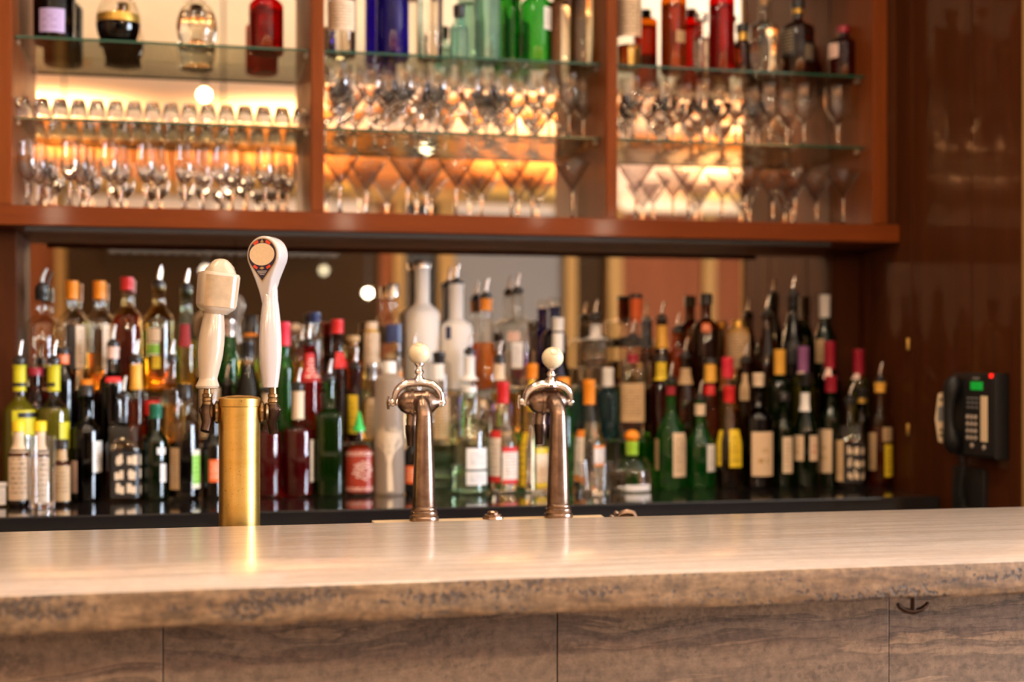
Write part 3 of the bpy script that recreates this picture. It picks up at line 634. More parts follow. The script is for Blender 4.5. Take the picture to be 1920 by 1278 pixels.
# ------------------------------------------------------------------ brass beer tower
def view_rz(px, Y):
    p = at(px, HY, Y); return -math.atan2(p.x, Y)
YT = 2.84
pt = at(449, 985, YT); sc = depth(449, YT) / FP
tw = thing('beer_tower', (pt.x, YT, ZLG + 0.0005), 'brass cylinder beer tower with two tap handles at the left of the bar', 'beer tower', view_rz(449, YT))
def zz(py): return ZC - (py - HY) * sc - ZLG - 0.0005
R = 38 * sc
MB().lathe([(0, 0), (R + 0.01, 0), (R + 0.01, 0.006), (R, 0.008), (R, zz(762))], 48).build('column', M['brass'], tw)
MB().lathe([(R - 0.002, zz(761.5)), (R + 0.0005, zz(761)), (R + 0.0008, zz(747)), (R - 0.002, zz(744.5)), (R * 0.6, zz(742)), (0, zz(741))], 48).build('top_cap', M['brass'], tw)
def tapset(side):
    s = side
    sh = MB()
    sh.lathe([(0, 0), (0.017, 0), (0.0225, 0.004), (0.0225, 0.008), (0.015, 0.011), (0.019, 0.014), (0.017, 0.018), (0.009, 0.020), (0.008, 0.024), (0, 0.024)], 24, axis='X')
    if s < 0: sh.v = [(-x, y, z) for (x, y, z) in sh.v]; sh.f = [f[::-1] for f in sh.f]
    sh.xf(Matrix.Translation((s * (R - 0.002), 0, zz(772))))
    sh.build('shank', M['bronzering'], tw)
# left faucet
tapset(-1)
fx = (390 - 449) * sc
b = MB()
b.tube([(fx, 0, zz(757)), (fx - 0.001, 0, zz(768)), (fx, -0.002, zz(778)), (fx + 0.0, -0.008, zz(792)), (fx - 0.004, -0.014, zz(807))], [0.010, 0.0145, 0.0135, 0.0105, 0.0095], 18)
b.sphere((fx - 0.011, -0.004, zz(769)), 0.006)
fl = b.build('faucet', M['bronze'], tw)
MB().lathe([(0.007, zz(728)), (0.0075, zz(737)), (0.010, zz(738)), (0.010, zz(743)), (0.0085, zz(744)), (0.010, zz(746)), (0.0105, zz(750)), (0.009, zz(752)), (0.0105, zz(757)), (0.0, zz(757.5))], 20, org=(fx, 0, 0)).build('collar', M['bronzering'], fl)
# mug-shaped handle
hx = (390 - 449) * sc; lean = (404 - 390) / (728 - 590)
def axis(py): return ((390 - 449) + (728 - py) * lean * 0.85) * sc
hd = MB(); rings = [(0, 728.5), (15, 728.5), (20, 727), (22, 723), (20, 718), (17.5, 712), (17, 708), (18.5, 700), (21, 685), (23.5, 665), (24.2, 645), (23.5, 625), (21.5, 607), (19.5, 594), (19, 588), (22, 586)]
hd.lathe([(r * sc, zz(y)) for r, y in rings], 32); hd.v = [(x + axis(HY - (z + ZLG + 0.0005 - ZC) / sc), y, z) for (x, y, z) in hd.v]
h1 = hd.build('tap_handle', M['ceramic'], tw); h1['label'] = 'cream ceramic handle shaped like a foaming beer mug'
tilt = math.atan(0.09)
def mugxf(b):
    return b.xf(Matrix.Translation((axis(588) + 0.003, 0, zz(588))) @ Matrix.Rotation(tilt, 4, 'Y') @ Matrix.Rotation(math.radians(18), 4, 'Z'))
mg = MB().lathe([(0, -0.001), (20 * sc, -0.001), (27 * sc, 5 * sc), (33 * sc, 10 * sc), (35.5 * sc, 17 * sc), (36 * sc, 40 * sc), (37 * sc, 70 * sc), (35 * sc, 75 * sc), (28 * sc, 77.5 * sc), (0, 77 * sc)], 40, n=3.2)
mugxf(mg).build('mug', M['ceramic'], h1)
# amber glazed front face of the mug
fc = []; ff = []; nu, nv = 12, 6
for i in range(nu + 1):
    for j in range(nv + 1):
        a = math.radians(-140 + 92 * i / nu) ; z = (12 + 58 * j / nv) * sc; r = (36.3 + 1.0 * j / nv) * sc
        n_ = 3.2; ca, sa = math.cos(a), math.sin(a); q = r / (abs(ca) ** n_ + abs(sa) ** n_) ** (1 / n_)
        fc.append((q * ca, q * sa, z))
for i in range(nu):
    for j in range(nv):
        k = i * (nv + 1) + j; ff.append((k, k + nv + 1, k + nv + 2, k + 1))
mugxf(MB().add(fc, ff)).build('mug_panel', M['mugface'], h1)
fm = MB(); rr = random.Random(5)
fm.lathe([(0, 70 * sc), (30 * sc, 71 * sc), (29 * sc, 77 * sc), (27 * sc, 83 * sc), (22 * sc, 90 * sc), (17 * sc, 96 * sc), (12 * sc, 100.5 * sc), (6 * sc, 103 * sc), (0, 103.5 * sc)], 26)
fm.v = [(x * (1 + 0.10 * math.sin(5 * math.atan2(y, x) + z * 300)) + 0.003 , y * (1 + 0.10 * math.sin(4 * math.atan2(y, x))), z) for (x, y, z) in fm.v]
mugxf(fm).build('foam_top', M['foam'], h1, smooth=80)
# right faucet
tapset(1)
gx = (511 - 449) * sc
b = MB()
b.tube([(gx, 0, zz(757)), (gx + 0.001, 0.001, zz(766)), (gx, 0.004, zz(778)), (gx - 0.002, 0.010, zz(792)), (gx + 0.001, 0.018, zz(812))], [0.010, 0.0145, 0.0135, 0.0105, 0.0095], 18)
b.sphere((gx + 0.010, -0.004, zz(768)), 0.006)
fr_ = b.build('faucet', M['bronze'], tw)
MB().lathe([(0.007, zz(725)), (0.0075, zz(738)), (0.010, zz(739)), (0.0105, zz(744)), (0.0085, zz(745)), (0.010, zz(747)), (0.0108, zz(753)), (0.009, zz(755)), (0.0105, zz(758)), (0.0, zz(758.5))], 20, org=(gx, 0, 0)).build('collar', M['bronzering'], fr_)
# white paddle handle with teardrop head
hcx = (506 - 449) * sc; ang = math.radians(-33)
bd = MB(); prof2 = [(0, 726), (14, 726), (15, 718), (17.5, 700), (20, 675), (21, 655), (20.5, 630), (19, 605), (16.5, 580), (14, 560), (13.5, 545), (12.8, 535), (11, 526), (0, 522)]
bd.lathe([(r * sc, zz(y)) for r, y in prof2], 32, n=2.6, rot=math.radians(12), sy=0.85)
bd.v = [(x + hcx, y, z) for (x, y, z) in bd.v]
h2 = bd.build('tap_handle', M['white'], tw, smooth=40); h2['label'] = 'white paddle handle with a teardrop medallion head'
zc_ = zz(478)
def tear(r, zt, half, cz=0.0, n=40):
    """circle of radius r closing down to a tip of half width `half` at height zt"""
    pts = []; a0 = -PI / 2 + math.acos(min(1, r / abs(zt - cz)) ) * 1.0 if half == 0 else None
    th = math.acos(r / (cz - zt)) if half == 0 else math.acos(min(1.0, r / (cz - zt))) * 0.92
    s0 = -PI / 2 + th; s1 = 3 * PI / 2 - th
    for i in range(n + 1):
        a = s0 + (s1 - s0) * i / n; pts.append((r * math.cos(a), cz + r * math.sin(a)))
    if half == 0: pts.append((0, zt))
    else:
        x0, z0 = pts[-1]
        for k in (0.35, 0.65, 0.85, 1.0):
            pts.append((x0 + (-half - x0) * (1 - (1 - k) ** 2.0), z0 + (zt - z0) * k))
        for k in (1.0, 0.85, 0.65, 0.35):
            pts.append((-x0 + (half + x0) * (1 - (1 - k) ** 2.0), z0 + (zt - z0) * k))
    return pts
HX = Matrix.Translation((hcx - 6 * sc, 0.0, zc_)) @ Matrix.Rotation(ang, 4, 'Z')
hdm = MB().prism(tear(36 * sc, -98 * sc, 9 * sc), -0.017, 0.020, 0.006, 4)
def chin(v):     # the head thins towards the neck
    x, y, z = v; g = max(0.0, min(1.0, (-50 * sc - z) / (48 * sc)))
    return (x, y * (1 - 0.55 * g) + 0.004 * g, z)
hdm.v = [chin(v) for v in hdm.v]
hdm.xf(HX).build('handle_head', M['white'], h2, smooth=50)
yf = -0.0175
def flat(outl, y, mat, name, th=0.0006):
    MB().prism(outl, y - th, y).xf(HX).build(name, M[mat], h2, smooth=0)
def ell(cx_, cz_, a, b, n=36, a0=0, a1=2 * PI):
    return [(cx_ + a * math.cos(a0 + (a1 - a0) * i / n), cz_ + b * math.sin(a0 + (a1 - a0) * i / n)) for i in range(n)]
flat(tear(31.5 * sc, -51 * sc, 0), yf, 'goldprint', 'medallion_rim', 0.0004)
flat(tear(30 * sc, -48 * sc, 0), yf - 0.0006, 'navy', 'medallion', 0.0004)
flat(ell(0, 1 * sc, 27 * sc, 21 * sc), yf - 0.0012, 'creamprint', 'medallion_oval', 0.0004)
def arcpatch(r0, r1, d0, d1):
    o = [(r1 * math.cos(math.radians(d)), r1 * math.sin(math.radians(d))) for d in range(d0, d1 + 1, 4)]
    i = [(r0 * math.cos(math.radians(d)), r0 * math.sin(math.radians(d))) for d in range(d1, d0 - 1, -4)]
    return o + i
for d0, d1 in ((48, 72), (108, 132), (228, 248), (292, 312)):
    flat(arcpatch(24.2 * sc, 29 * sc, d0, d1), yf - 0.0012, 'redprint', 'medallion_scroll', 0.0004)
flat([(-4 * sc, 24 * sc), (-1.5 * sc, 23 * sc), (1.5 * sc, 23 * sc), (4 * sc, 24 * sc), (2 * sc, 26 * sc), (0, 29.5 * sc), (-2 * sc, 26 * sc)], yf - 0.0012, 'goldprint', 'medallion_crest', 0.0004)
flat([(-5 * sc, -25 * sc), (0, -27.5 * sc), (5 * sc, -25 * sc), (2 * sc, -22.5 * sc), (-2 * sc, -22.5 * sc)], yf - 0.0012, 'goldprint', 'medallion_crest', 0.0004)
for z, hw_ in ((-30.5, 10), (-33.5, 8.5), (-36.5, 5)):
    pts = []
    w = MB(); rr = random.Random(int(-z * 10)); x = -hw_
    while x < hw_:
        l = rr.uniform(1.0, 2.2); w.prism([(x * sc, (z - 0.7) * sc), ((x + l) * sc, (z - 0.7) * sc), ((x + l) * sc, (z + 0.7) * sc), (x * sc, (z + 0.7) * sc)], yf - 0.0012, yf - 0.0009); x += l + 0.5
    w.xf(HX).build('medallion_lettering', M['whiteprint'], h2, smooth=0)

# ------------------------------------------------------------------ two old metal taps with ball handles
def old_tap(px, rz, fwd, label):
    Y = YT; p = at(px, 970, Y); s = depth(795, YT) / FP
    zb = 1.0702
    t = thing('beer_tap', (p.x, Y, zb), label, 'beer tap', view_rz(px, Y) + rz)
    H = lambda q: (978 - q) * s
    base = [(0, 0), (27.5 * s, 0), (28 * s, 0.003), (27 * s, 0.008), (24.5 * s, 0.010), (25.5 * s, 0.013), (25 * s, 0.018), (22.5 * s, 0.020), (23.5 * s, 0.0225), (23 * s, 0.026), (21.5 * s, 0.028)]
    MB().lathe(base, 40).build('base_collar', M['pewter'], t)
    col = MB().lathe([(21.5 * s, 0.0275), (21.8 * s, H(948)), (20.3 * s, H(900)), (18.3 * s, H(850)), (16.2 * s, H(800)), (15 * s, H(782))], 36)
    col.build('column', M['pewter'], t)
    el = []; ra = []
    for k in range(9):
        a = PI / 2 * k / 8
        el.append((-0.004 * k / 8 * 4 * 0.3, 0.024 * (1 - math.cos(a)), H(783) + 0.026 * math.sin(a))); ra.append((15 + 0.6 * math.sin(a)) * s)
    el.append((el[-1][0] - 0.004, 0.046, el[-1][2])); ra.append(14.5 * s)
    MB().tube(el, ra, 28).build('elbow', M['pewter'], t)
    bx, by, bz = -17 * s, 0.052, H(758)
    bar_ = MB().lathe([(0, -34 * s), (7.92 * s, -33.5 * s), (11.44 * s, -31 * s), (16.72 * s, -27 * s), (21.12 * s, -20 * s), (22.88 * s, -13 * s), (22.88 * s, -8 * s), (25.52 * s, -7.5 * s), (25.96 * s, -2 * s), (23.76 * s, -1.5 * s), (23.32 * s, 3 * s), (23.32 * s, 20 * s), (25.08 * s, 20.5 * s), (25.08 * s, 25 * s), (22.00 * s, 26 * s), (19.36 * s, 34 * s), (12.32 * s, 41 * s), (7.92 * s, 46 * s), (0, 46 * s)], 36, axis='X', org=(bx, by, bz))
    brl = bar_.build('barrel', M['pewter'], t)
    # pivot screws
    pv = MB().lathe([(0, -50 * s), (4 * s, -50 * s), (7 * s, -47 * s), (8 * s, -42 * s), (6 * s, -38 * s), (6 * s, -32 * s), (0, -32 * s)], 18, axis='X', org=(bx, by, bz))
    pv.build('pivot_screw', M['chrome'], brl)
    MB().tube([(bx - 50.5 * s, by, bz - 13 * s), (bx - 51.5 * s, by, bz), (bx - 50.5 * s, by, bz + 13 * s)], [2.5 * s, 3.5 * s, 2.5 * s], 10).build('wing', M['chrome'], brl)
    MB().lathe([(0, 46 * s), (8 * s, 46 * s), (8.5 * s, 51 * s), (6 * s, 56 * s), (3 * s, 58.5 * s), (0, 59 * s)], 18, axis='X', org=(bx, by, bz)).build('acorn_nut', M['chrome'], brl)
    # yoke and ball handle lean together
    yk = MB(); pts = []; rad = []
    for k in range(21):
        a = PI - PI * k / 20
        pts.append((bx + 6 * s + 45 * s * math.copysign(abs(math.cos(a)) ** 0.75, math.cos(a)), by, bz + 38 * s * abs(math.sin(a)) ** 0.8)); rad.append((7.5 + 3.0 * math.sin(a)) * s)
    pts = [(pts[0][0], by, bz - 6 * s)] + pts + [(pts[-1][0], by, bz - 6 * s)]; rad = [7 * s] + rad + [7 * s]
    yk.tube(pts, rad, 16, flat=0.75)
    ym = Matrix.Translation((bx, by, bz)) @ Matrix.Rotation(-fwd, 4, 'X') @ Matrix.Translation((-bx, -by, -bz))
    yo = yk.xf(ym).build('yoke', M['chrome'], t, smooth=60)
    sx_ = bx + 8 * s; z0 = bz + 40 * s
    st = MB().lathe([(14 * s, -2 * s), (11 * s, 5 * s), (6.5 * s, 9 * s), (5.5 * s, 13 * s), (8.5 * s, 16 * s), (9 * s, 19 * s), (5.5 * s, 23 * s), (5 * s, 27 * s), (7 * s, 30 * s), (9 * s, 32 * s), (9 * s, 34 * s), (0, 34.5 * s)], 24, org=(sx_, by, z0))
    st.xf(ym).build('handle_stem', M['chrome'], yo)
    ball = MB().sphere((sx_, by, z0 + 53 * s), 21 * s, 32, 20).xf(ym).build('ball_knob', M['ivory'], yo, smooth=180)
    rg = MB(); rpts = []
    ba = math.radians(28)
    for k in range(25):
        a = 2 * PI * k / 24; v = Vector((7.5 * s * math.cos(a), 7.5 * s * math.sin(a), 20.2 * s)); v = Matrix.Rotation(ba, 3, 'X') @ v
        rpts.append((sx_ + v.x, by + v.y, z0 + 53 * s + v.z))
    rg.tube(rpts, 0.0006, 6).xf(ym).build('knob_ring', M['ivoryring'], yo)
    # spout pointing down behind the column
    spt = MB().tube([(bx - 4 * s, by + 0.012, bz - 18 * s), (bx - 6 * s, by + 0.016, bz - 34 * s), (bx - 6 * s, by + 0.016, bz - 44 * s)], [11 * s, 11.5 * s, 11 * s], 20)
    spt.build('spout_neck', M['pewter'], t)
    MB().lathe([(0, 0), (12.5 * s, 0), (13 * s, -2 * s), (12 * s, -18 * s), (11.5 * s, -19 * s), (9.5 * s, -40 * s), (0, -40 * s)], 22, org=(bx - 6 * s, by + 0.016, bz - 44 * s)).build('nozzle', M['bronze'], t)
    return t
old_tap(795, 0.0, 0.0, 'aged copper-silver beer tap with ivory ball knob, the one nearer the brass tower')
old_tap(1047, 0.20, -0.42, 'aged copper-silver beer tap with ivory ball knob, the right-hand one')

# small bits behind the bar edge
p = at(924, 970, YT)
b = MB().lathe([(0, 0), (0.022, 0), (0.021, 0.004), (0.017, 0.005), (0.018, 0.009), (0.011, 0.010), (0.012, 0.0135), (0.008, 0.016), (0, 0.017)], 9, sy=0.8)
tag(b.build('drain_knob', M['pewter'], loc=(p.x, YT + 0.0, 1.0702), smooth=20), 'small stepped copper knob on the plinth between the two metal taps', 'knob')
pc = at(1172, 965, 2.86)
fc_ = thing('bench_faucet', (pc.x, 2.86, ZLG + 0.0005), 'copper-toned faucet head peeping over the far edge right of the taps', 'faucet', view_rz(1172, 2.86))
s = depth(1172, 2.86) / FP
zt = ZC - (956 - HY) * s - ZLG
MB().lathe([(0, 0), (0.02, 0), (0.02, 0.006), (0.011, 0.008), (0.011, zt - 0.02), (0, zt - 0.02)], 20).build('stand_pipe', M['pewter'], fc_)
MB().tube([(-0.016, 0, zt - 0.021), (-0.010, 0, zt - 0.010), (0.004, 0, zt - 0.006), (0.016, 0, zt - 0.008), (0.021, 0, zt - 0.020)], [0.006, 0.008, 0.009, 0.009, 0.008], 16).build('spout', M['pewter'], fc_)
b = MB(); b.sphere((-0.019, -0.006, zt - 0.006), 0.0052); b.sphere((-0.028, -0.006, zt - 0.013), 0.0042); b.tube([(-0.028, -0.006, zt - 0.013), (-0.012, -0.002, zt - 0.014)], 0.0025)
b.build('lever', M['pewter'], fc_)

# ------------------------------------------------------------------ wall telephone on the side wall
XP = XW - 0.042
ya, yb = y_on_x(1866, XP), y_on_x(1788, XP)
tz = lambda py: ZC - (py - HY) * depth(1830, (ya + yb) / 2) / FP
zp0, zp1 = tz(856), tz(699)
PH = zp1 - zp0; PW = yb - ya
ph = thing('wall_telephone', (XW - 0.0012, (ya + yb) / 2, zp0), 'black wall telephone with green display on the dark side wall', 'telephone', -PI / 2)
# local frame: +x along the wall away from the window (towards camera), -y out of the wall
b = MB().prism([(-PW / 2, 0), (PW / 2, 0), (PW / 2, PH), (-PW / 2, PH)], -0.042, 0.0, 0.005, 2); b.build('housing', M['phone'], ph)
def X_(f): return -PW / 2 + f * PW
def Z_(f): return f * PH
def ppart(name, x0, x1, z0, z1, mat, th=0.003, par=None, y=-0.042):
    return MB().box(X_(x0), X_(x1), y - th, y + 0.0005, Z_(z0), Z_(z1)).build(name, M[mat], par or ph, smooth=0, bevel=min(0.001, th * 0.3))
ppart('face_plate', 0.30, 0.97, 0.03, 0.97, 'phoneface', 0.002)
ppart('display', 0.46, 0.74, 0.80, 0.895, 'lcd', 0.004)
ppart('message_light', 0.92, 0.97, 0.945, 0.995, 'led', 0.006)
ppart('index_strip', 0.70, 0.85, 0.19, 0.73, 'card', 0.004)
for r in range(4):
    for c in range(3):
        x = 0.385 + c * 0.095; z = 0.225 + (3 - r) * 0.083
        MB().lathe([(0, 0), (0.0062, 0), (0.0058, 0.003), (0, 0.0036)], 12, axis='Y').xf(Matrix.Translation((X_(x), -0.044, Z_(z))) @ Matrix.Rotation(PI, 4, 'Z')).build('key', M['key'], ph)
for r in range(3):
    for c in range(3): ppart('function_key', 0.36 + c * 0.10, 0.43 + c * 0.10, 0.58 + r * 0.055, 0.60 + r * 0.055, 'greyplastic', 0.003)
for x, z in ((0.49, 0.135), (0.775, 0.125)):
    MB().lathe([(0, 0), (0.007, 0), (0.006, 0.003), (0, 0.0036)], 14, axis='Y').xf(Matrix.Translation((X_(x), -0.044, Z_(z))) @ Matrix.Rotation(PI, 4, 'Z')).build('round_button', M['key'], ph)
ppart('maker_plate', 0.50, 0.66, 0.925, 0.95, 'greyplastic', 0.0026)
hs = []
for k in range(13):
    f = k / 12; hs.append((X_(0.12) , -0.052 - 0.016 * math.sin(PI * f), Z_(0.03 + 0.92 * f)))
MB().tube(hs, [0.012, 0.021, 0.022, 0.019, 0.016, 0.0145, 0.014, 0.0145, 0.016, 0.019, 0.022, 0.021, 0.012], 18, flat=1.15).build('handset', M['phone'], ph)
cy0 = X_(-0.03)
def cardpoly(pts, x0, x1):      # plate standing out from the wall behind the handset, facing the room
    return MB().prism([(-d, z) for d, z in pts], x0, x1).xf(Matrix.Rotation(PI / 2, 4, 'Z'))
def fz(py): return ZC - (py - HY) * depth(1760, 3.43) / FP - zp0
w = MB(); a_ = [(0.004, fz(830)), (0.072, fz(830)), (0.080, fz(828)), (0.089, fz(786)), (0.080, fz(738)), (0.072, fz(736)), (0.004, fz(736))]
vs = [(cy0, -d, z) for d, z in a_] + [(cy0 - 0.004, -d, z) for d, z in a_]; n = len(a_)
w.add(vs, [tuple(range(n))[::-1], tuple(range(n, 2 * n))] + [(k, (k + 1) % n, n + (k + 1) % n, n + k) for k in range(n)])
cd = w.build('directory_card', M['card'], ph, smooth=0)
MB().box(cy0 - 0.0005, cy0 + 0.0008, -0.0835, -0.066, fz(790), fz(762)).build('grey_tab', M['greyplastic'], cd, smooth=0)
for py in (749, 806, 816): MB().box(cy0 - 0.0005, cy0 + 0.0006, -0.078, -0.070, fz(py + 2.5), fz(py - 2.5)).build('card_mark', M['phoneface'], cd, smooth=0)
cpts = []; x0 = X_(0.15)
for k in range(200):
    f = k / 199; a = 2 * PI * 13 * f
    cx_ = x0 + 0.010 * math.sin(PI * f * 2.2) + 0.012 * f
    cpts.append((cx_ + 0.011 * math.cos(a), -0.036 + 0.011 * math.sin(a), Z_(0.02) - 0.14 * f))
MB().tube(cpts, 0.0020, 6).build('coiled_cord', M['phone'], ph)
yA, yB = y_on_x(1844, XW - 0.014), y_on_x(1785, XW - 0.014)
o = MB().box(XW - 0.014, XW - 0.0006, yA, yB, 0.93, tz(880)).build('junction_box', M['blackmatt'], smooth=0, bevel=0.002)
tag(o, 'flat black box on the side wall below the telephone', 'box')

# ------------------------------------------------------------------ bottles
STY = {  # body-top, neck-bottom (fractions of height), neck radius, squareness, shoulder kind
 'wine': (.60, .73, .0148, 2, 'c'), 'burg': (.46, .74, .0150, 2, 'c'), 'hock': (.34, .78, .0145, 2, 'c'), 'liq': (.64, .75, .0150, 2, 'c'),
 'wide': (.66, .76, .0165, 2, 'c'), 'sq': (.68, .77, .0150, 5, 'c'), 'sqs': (.72, .76, .0160, 5, 'c'), 'cone': (.10, .80, .0165, 2, 'l'), 'short': (.60, .74, .0155, 2, 'c'),
 'frost': (.58, .68, .0210, 2, 'c'), 'slope': (.44, .80, .0150, 2, 'l'), 'bitters': (.60, .74, .0125, 2, 'c'), 'cyl': (.86, .93, .0150, 2, 'c'),
 'sauce': (.62, .80, .0110, 3, 'c'), 'jug': (.66, .84, .0150, 2, 'c'), 'round': (0, .80, .0150, 2, 'r'), 'bell': (.30, .74, .0155, 2, 'r2'), 'can': (.95, .97, .02, 2, 'c'),
}
ROW = {'F': (3.845, ZCNT + .0006), 'N': (3.735, ZCNT + .0006), 'M': (3.933, ZT1 + .0006), 'B': (4.018, ZT2 + .0006), 'S': (3.955, ZS1 + .0096)}
SPEC = []
def b(px, row, top, w, sty, glass, name, label, clo=None, liq=None, labs=(), Y=None, cat='bottle', grp=None):
    Y0, z0 = ROW[row]; t = depth(px, Y or Y0)
    R = w * t / FP / 2
    if row == 'F' and Y is None: Y0 = min(Y0, YT1 - 0.004 - R)
    if row == 'M' and Y is None: Y0 = YT2 - 0.002 - min(R, .0415); R = min(R, .0415)
    if row == 'M' and STY[sty][3] > 2: R = min(R, .0345); Y = (YT1 + YT2) / 2
    if row == 'B' and Y is None: Y0 = min(Y0, YM - 0.037 - R); R = min(R, .040 if R < .04 else R); Y0 = max(Y0, YT2 + .002 + R); 
    Y = Y or Y0; t = depth(px, Y); p = at(px, HY, Y)
    H = top if top < 3 else ZC - (top - HY) * t / FP - z0
    if p.x + R > XW - 0.006: p.x = XW - 0.006 - R
    SPEC.append(dict(px=px, row=row, w=w, X=p.x, Y=Y, z0=z0, R=R, R0=R, H=H, t=t, sty=sty, glass=glass, name=name, label=label, clo=clo, liq=liq, labs=labs, cat=cat, grp=grp))
GP = {'F': 'bottles standing at the front of the back counter', 'N': 'small items at the front edge of the back counter', 'M': 'bottles on the lower step', 'B': 'bottles on the upper step', 'S': 'bottles on the top glass shelf'}

def profile(sp):
    bt, nb, nr, sq, kind = STY[sp['sty']]; H, R = sp['H'], sp['R']; nr = min(nr, R * .8)
    pr = [(0, .003), (R * .7, .003), (R * .9, 0.0), (R * .985, .004), (R, .009)]
    if kind == 'r':
        pr = [(0, .002), (R * .5, 0)]
        hb = H * nb
        for k in range(1, 17):
            a = -PI / 2 * .62 + (PI / 2 * .62 + PI / 2 * .82) * k / 16
            pr.append((max(nr, R * math.cos(a)), hb * (math.sin(a) + math.sin(PI / 2 * .62)) / (math.sin(PI / 2 * .82) + math.sin(PI / 2 * .62))))
    elif kind == 'r2':
        pr.append((R, bt * H))
        for k in range(1, 11):
            f = k / 10; pr.append((nr + (R - nr) * math.cos(PI / 2 * f) ** .8, bt * H + (nb - bt) * H * math.sin(PI / 2 * f) ** 1.1))
    else:
        pr.append((R, bt * H * .5)); pr.append((R, bt * H))
        for k in range(1, 9):
            f = k / 8
            g = f if kind == 'l' else (1 - math.cos(PI * f)) / 2
            z = bt + (nb - bt) * (f if kind == 'l' else (f * .75 + .25 * math.sin(PI / 2 * f)))
            pr.append((R + (nr - R) * g, z * H))
    pr += [(nr, H * .955), (nr + .0016, H * .96), (nr + .0016, H - .001), (nr * .8, H), (0, H)]
    return pr
def r_at(pr, z):
    for (r0, z0), (r1, z1) in zip(pr[3:-1], pr[4:]):
        if z0 <= z <= z1 and z1 > z0: return r0 + (r1 - r0) * (z - z0) / (z1 - z0)
    return pr[4][0]
def make_bottle(sp):
    H, R = sp['H'], sp['R']; sq = STY[sp['sty']][3]; nr = min(STY[sp['sty']][2], R * .8)
    psi = math.atan2(sp['X'], sp['Y'])
    root = thing(sp['name'], (sp['X'], sp['Y'], sp['z0']), sp['label'], sp['cat'], -psi, sp['grp'] or GP[sp['row']])
    pr = profile(sp)
    def nf(r): 
        if sq <= 2: return 2.0
        k = max(0, min(1, (r - nr) / max(1e-4, (R * .8 - nr)))); return 2 + (sq - 2) * k
    seg = 40 if sq > 2 else 28
    rot = math.radians(sp.get('rot', 0))
    MB().lathe(pr, seg, nfun=nf).build('glass_body', G[sp['glass']], root, smooth=50)
    if sp['liq']:
        lm, lv = sp['liq']
        zl = lv if lv < 3 and lv > 1 else (lv * H if lv <= 1 else ZC - (lv - HY) * sp['t'] / FP - sp['z0'])
        zl = max(.03, min(zl, H * .9)); q = [(0, .006), (R * .88, .006)]
        for (r, z) in pr[4:-4]:
            if .007 < z < zl: q.append((max(r - .0022, .004), z))
        q += [(max(r_at(pr, zl) - .0022, .004), zl), (0, zl)]
        MB().lathe(q, seg, nfun=nf).build('liquid', L[lm], root, smooth=50)
    clo = sp['clo']
    kinds = []
    if clo:
        if isinstance(clo[0], str): clo = (clo,)
        for k, *a in clo:
            if k == 'caps':      # foil capsule, length in px
                ln = a[1] * sp['t'] / FP
                MB().lathe([(nr + .0005, H - ln), (nr + .0017, H - ln + .0006), (nr + .0021, H - .013), (nr + .0025, H - .012), (nr + .0022, H), (nr, H + .0012), (0, H + .0014)], 24).build('capsule', P[a[0]], root)
            elif k == 'cap':     # screw cap
                ln = (a[1] if len(a) > 1 else 14) * sp['t'] / FP
                MB().lathe([(nr + .0018, H - ln), (nr + .0035, H - ln + .0008), (nr + .0035, H - .0005), (nr + .0025, H + .001), (0, H + .0014)], 24).build('cap', P[a[0]], root)
            elif k == 'ball':
                rr = a[1] * sp['t'] / FP / 2
                MB().sphere((0, 0, H + rr * .75), rr, 20, 12, (1, 1, .85)).build('stopper', P[a[0]], root)
            elif k == 'cork':
                MB().lathe([(nr * .78, H - .012), (nr * .8, H), (nr + .004, H + .0005), (nr + .004, H + .015), (nr + .002, H + .017), (0, H + .017)], 20).build('stopper', P[a[0]], root)
            elif k == 'glassstop':
                MB().lathe([(nr * .7, H), (nr * .7, H + .004), (nr + .006, H + .006), (nr + .007, H + .018), (nr + .003, H + .024), (0, H + .025)], 20).build('stopper', G['clear'], root)
            elif k == 'pour':    # speed pourer: dark collar and slanted spout
                lean = a[1] if len(a) > 1 else 0.004
                c = MB().lathe([(nr * .78, H - .006), (nr * .8, H), (nr + .0015, H + .0005), (nr + .001, H + .009), (.009, H + .014), (.0065, H + .019), (0, H + .019)], 20).build('pourer_collar', P['blackcap'], root)
                MB().tube([(0, 0, H + .016), (lean * .2, 0, H + .030), (lean, 0, H + .046), (lean * 1.7, 0, H + .056)], [.0052, .0048, .0040, .0030], 12).build('pour_spout', P[a[0]], c)
    tz_ = lambda py: ZC - (py - HY) * sp['t'] / FP - sp['z0']
    for li, (x0, x1, y0, y1, mk) in enumerate(sp['labs']):
        za, zb = max(.004, tz_(y1)), min(H - .001, tz_(y0))
        if zb - za < .006: continue
        rm = r_at(pr, (za + zb) / 2); kx = sp['t'] / FP * (R / sp['R0'] if (za + zb) / 2 < STY[sp['sty']][0] * H else 1.0)
        def ang(x):
            v = (x - sp['px']) * kx / rm
            return -PI / 2 + (math.asin(v) if abs(v) < .97 else math.copysign(1.75 if abs(v) < 1.15 else 2.9, v))
        a0, a1 = ang(x0), ang(x1)
        nu = max(3, int((a1 - a0) / .14)); nz = 6
        vs, uv, fs = [], [], []
        for i in range(nu + 1):
            for j in range(nz + 1):
                a = a0 + (a1 - a0) * i / nu; z = za + (zb - za) * j / nz; r = r_at(pr, z) + .0007 + .0003 * li; n_ = nf(r - .0007 - .0003 * li)
                ca, sa = math.cos(a), math.sin(a)
                q = r if n_ <= 2.01 else r / (abs(ca) ** n_ + abs(sa) ** n_) ** (1 / n_)
                vs.append((q * ca, q * sa, z)); uv.append((i / nu, j / nz))
        for i in range(nu):
            for j in range(nz):
                k = i * (nz + 1) + j; fs.append((k, k + nz + 1, k + nz + 2, k + 1))
        mb = MB().add(vs, fs); mb.uv = uv
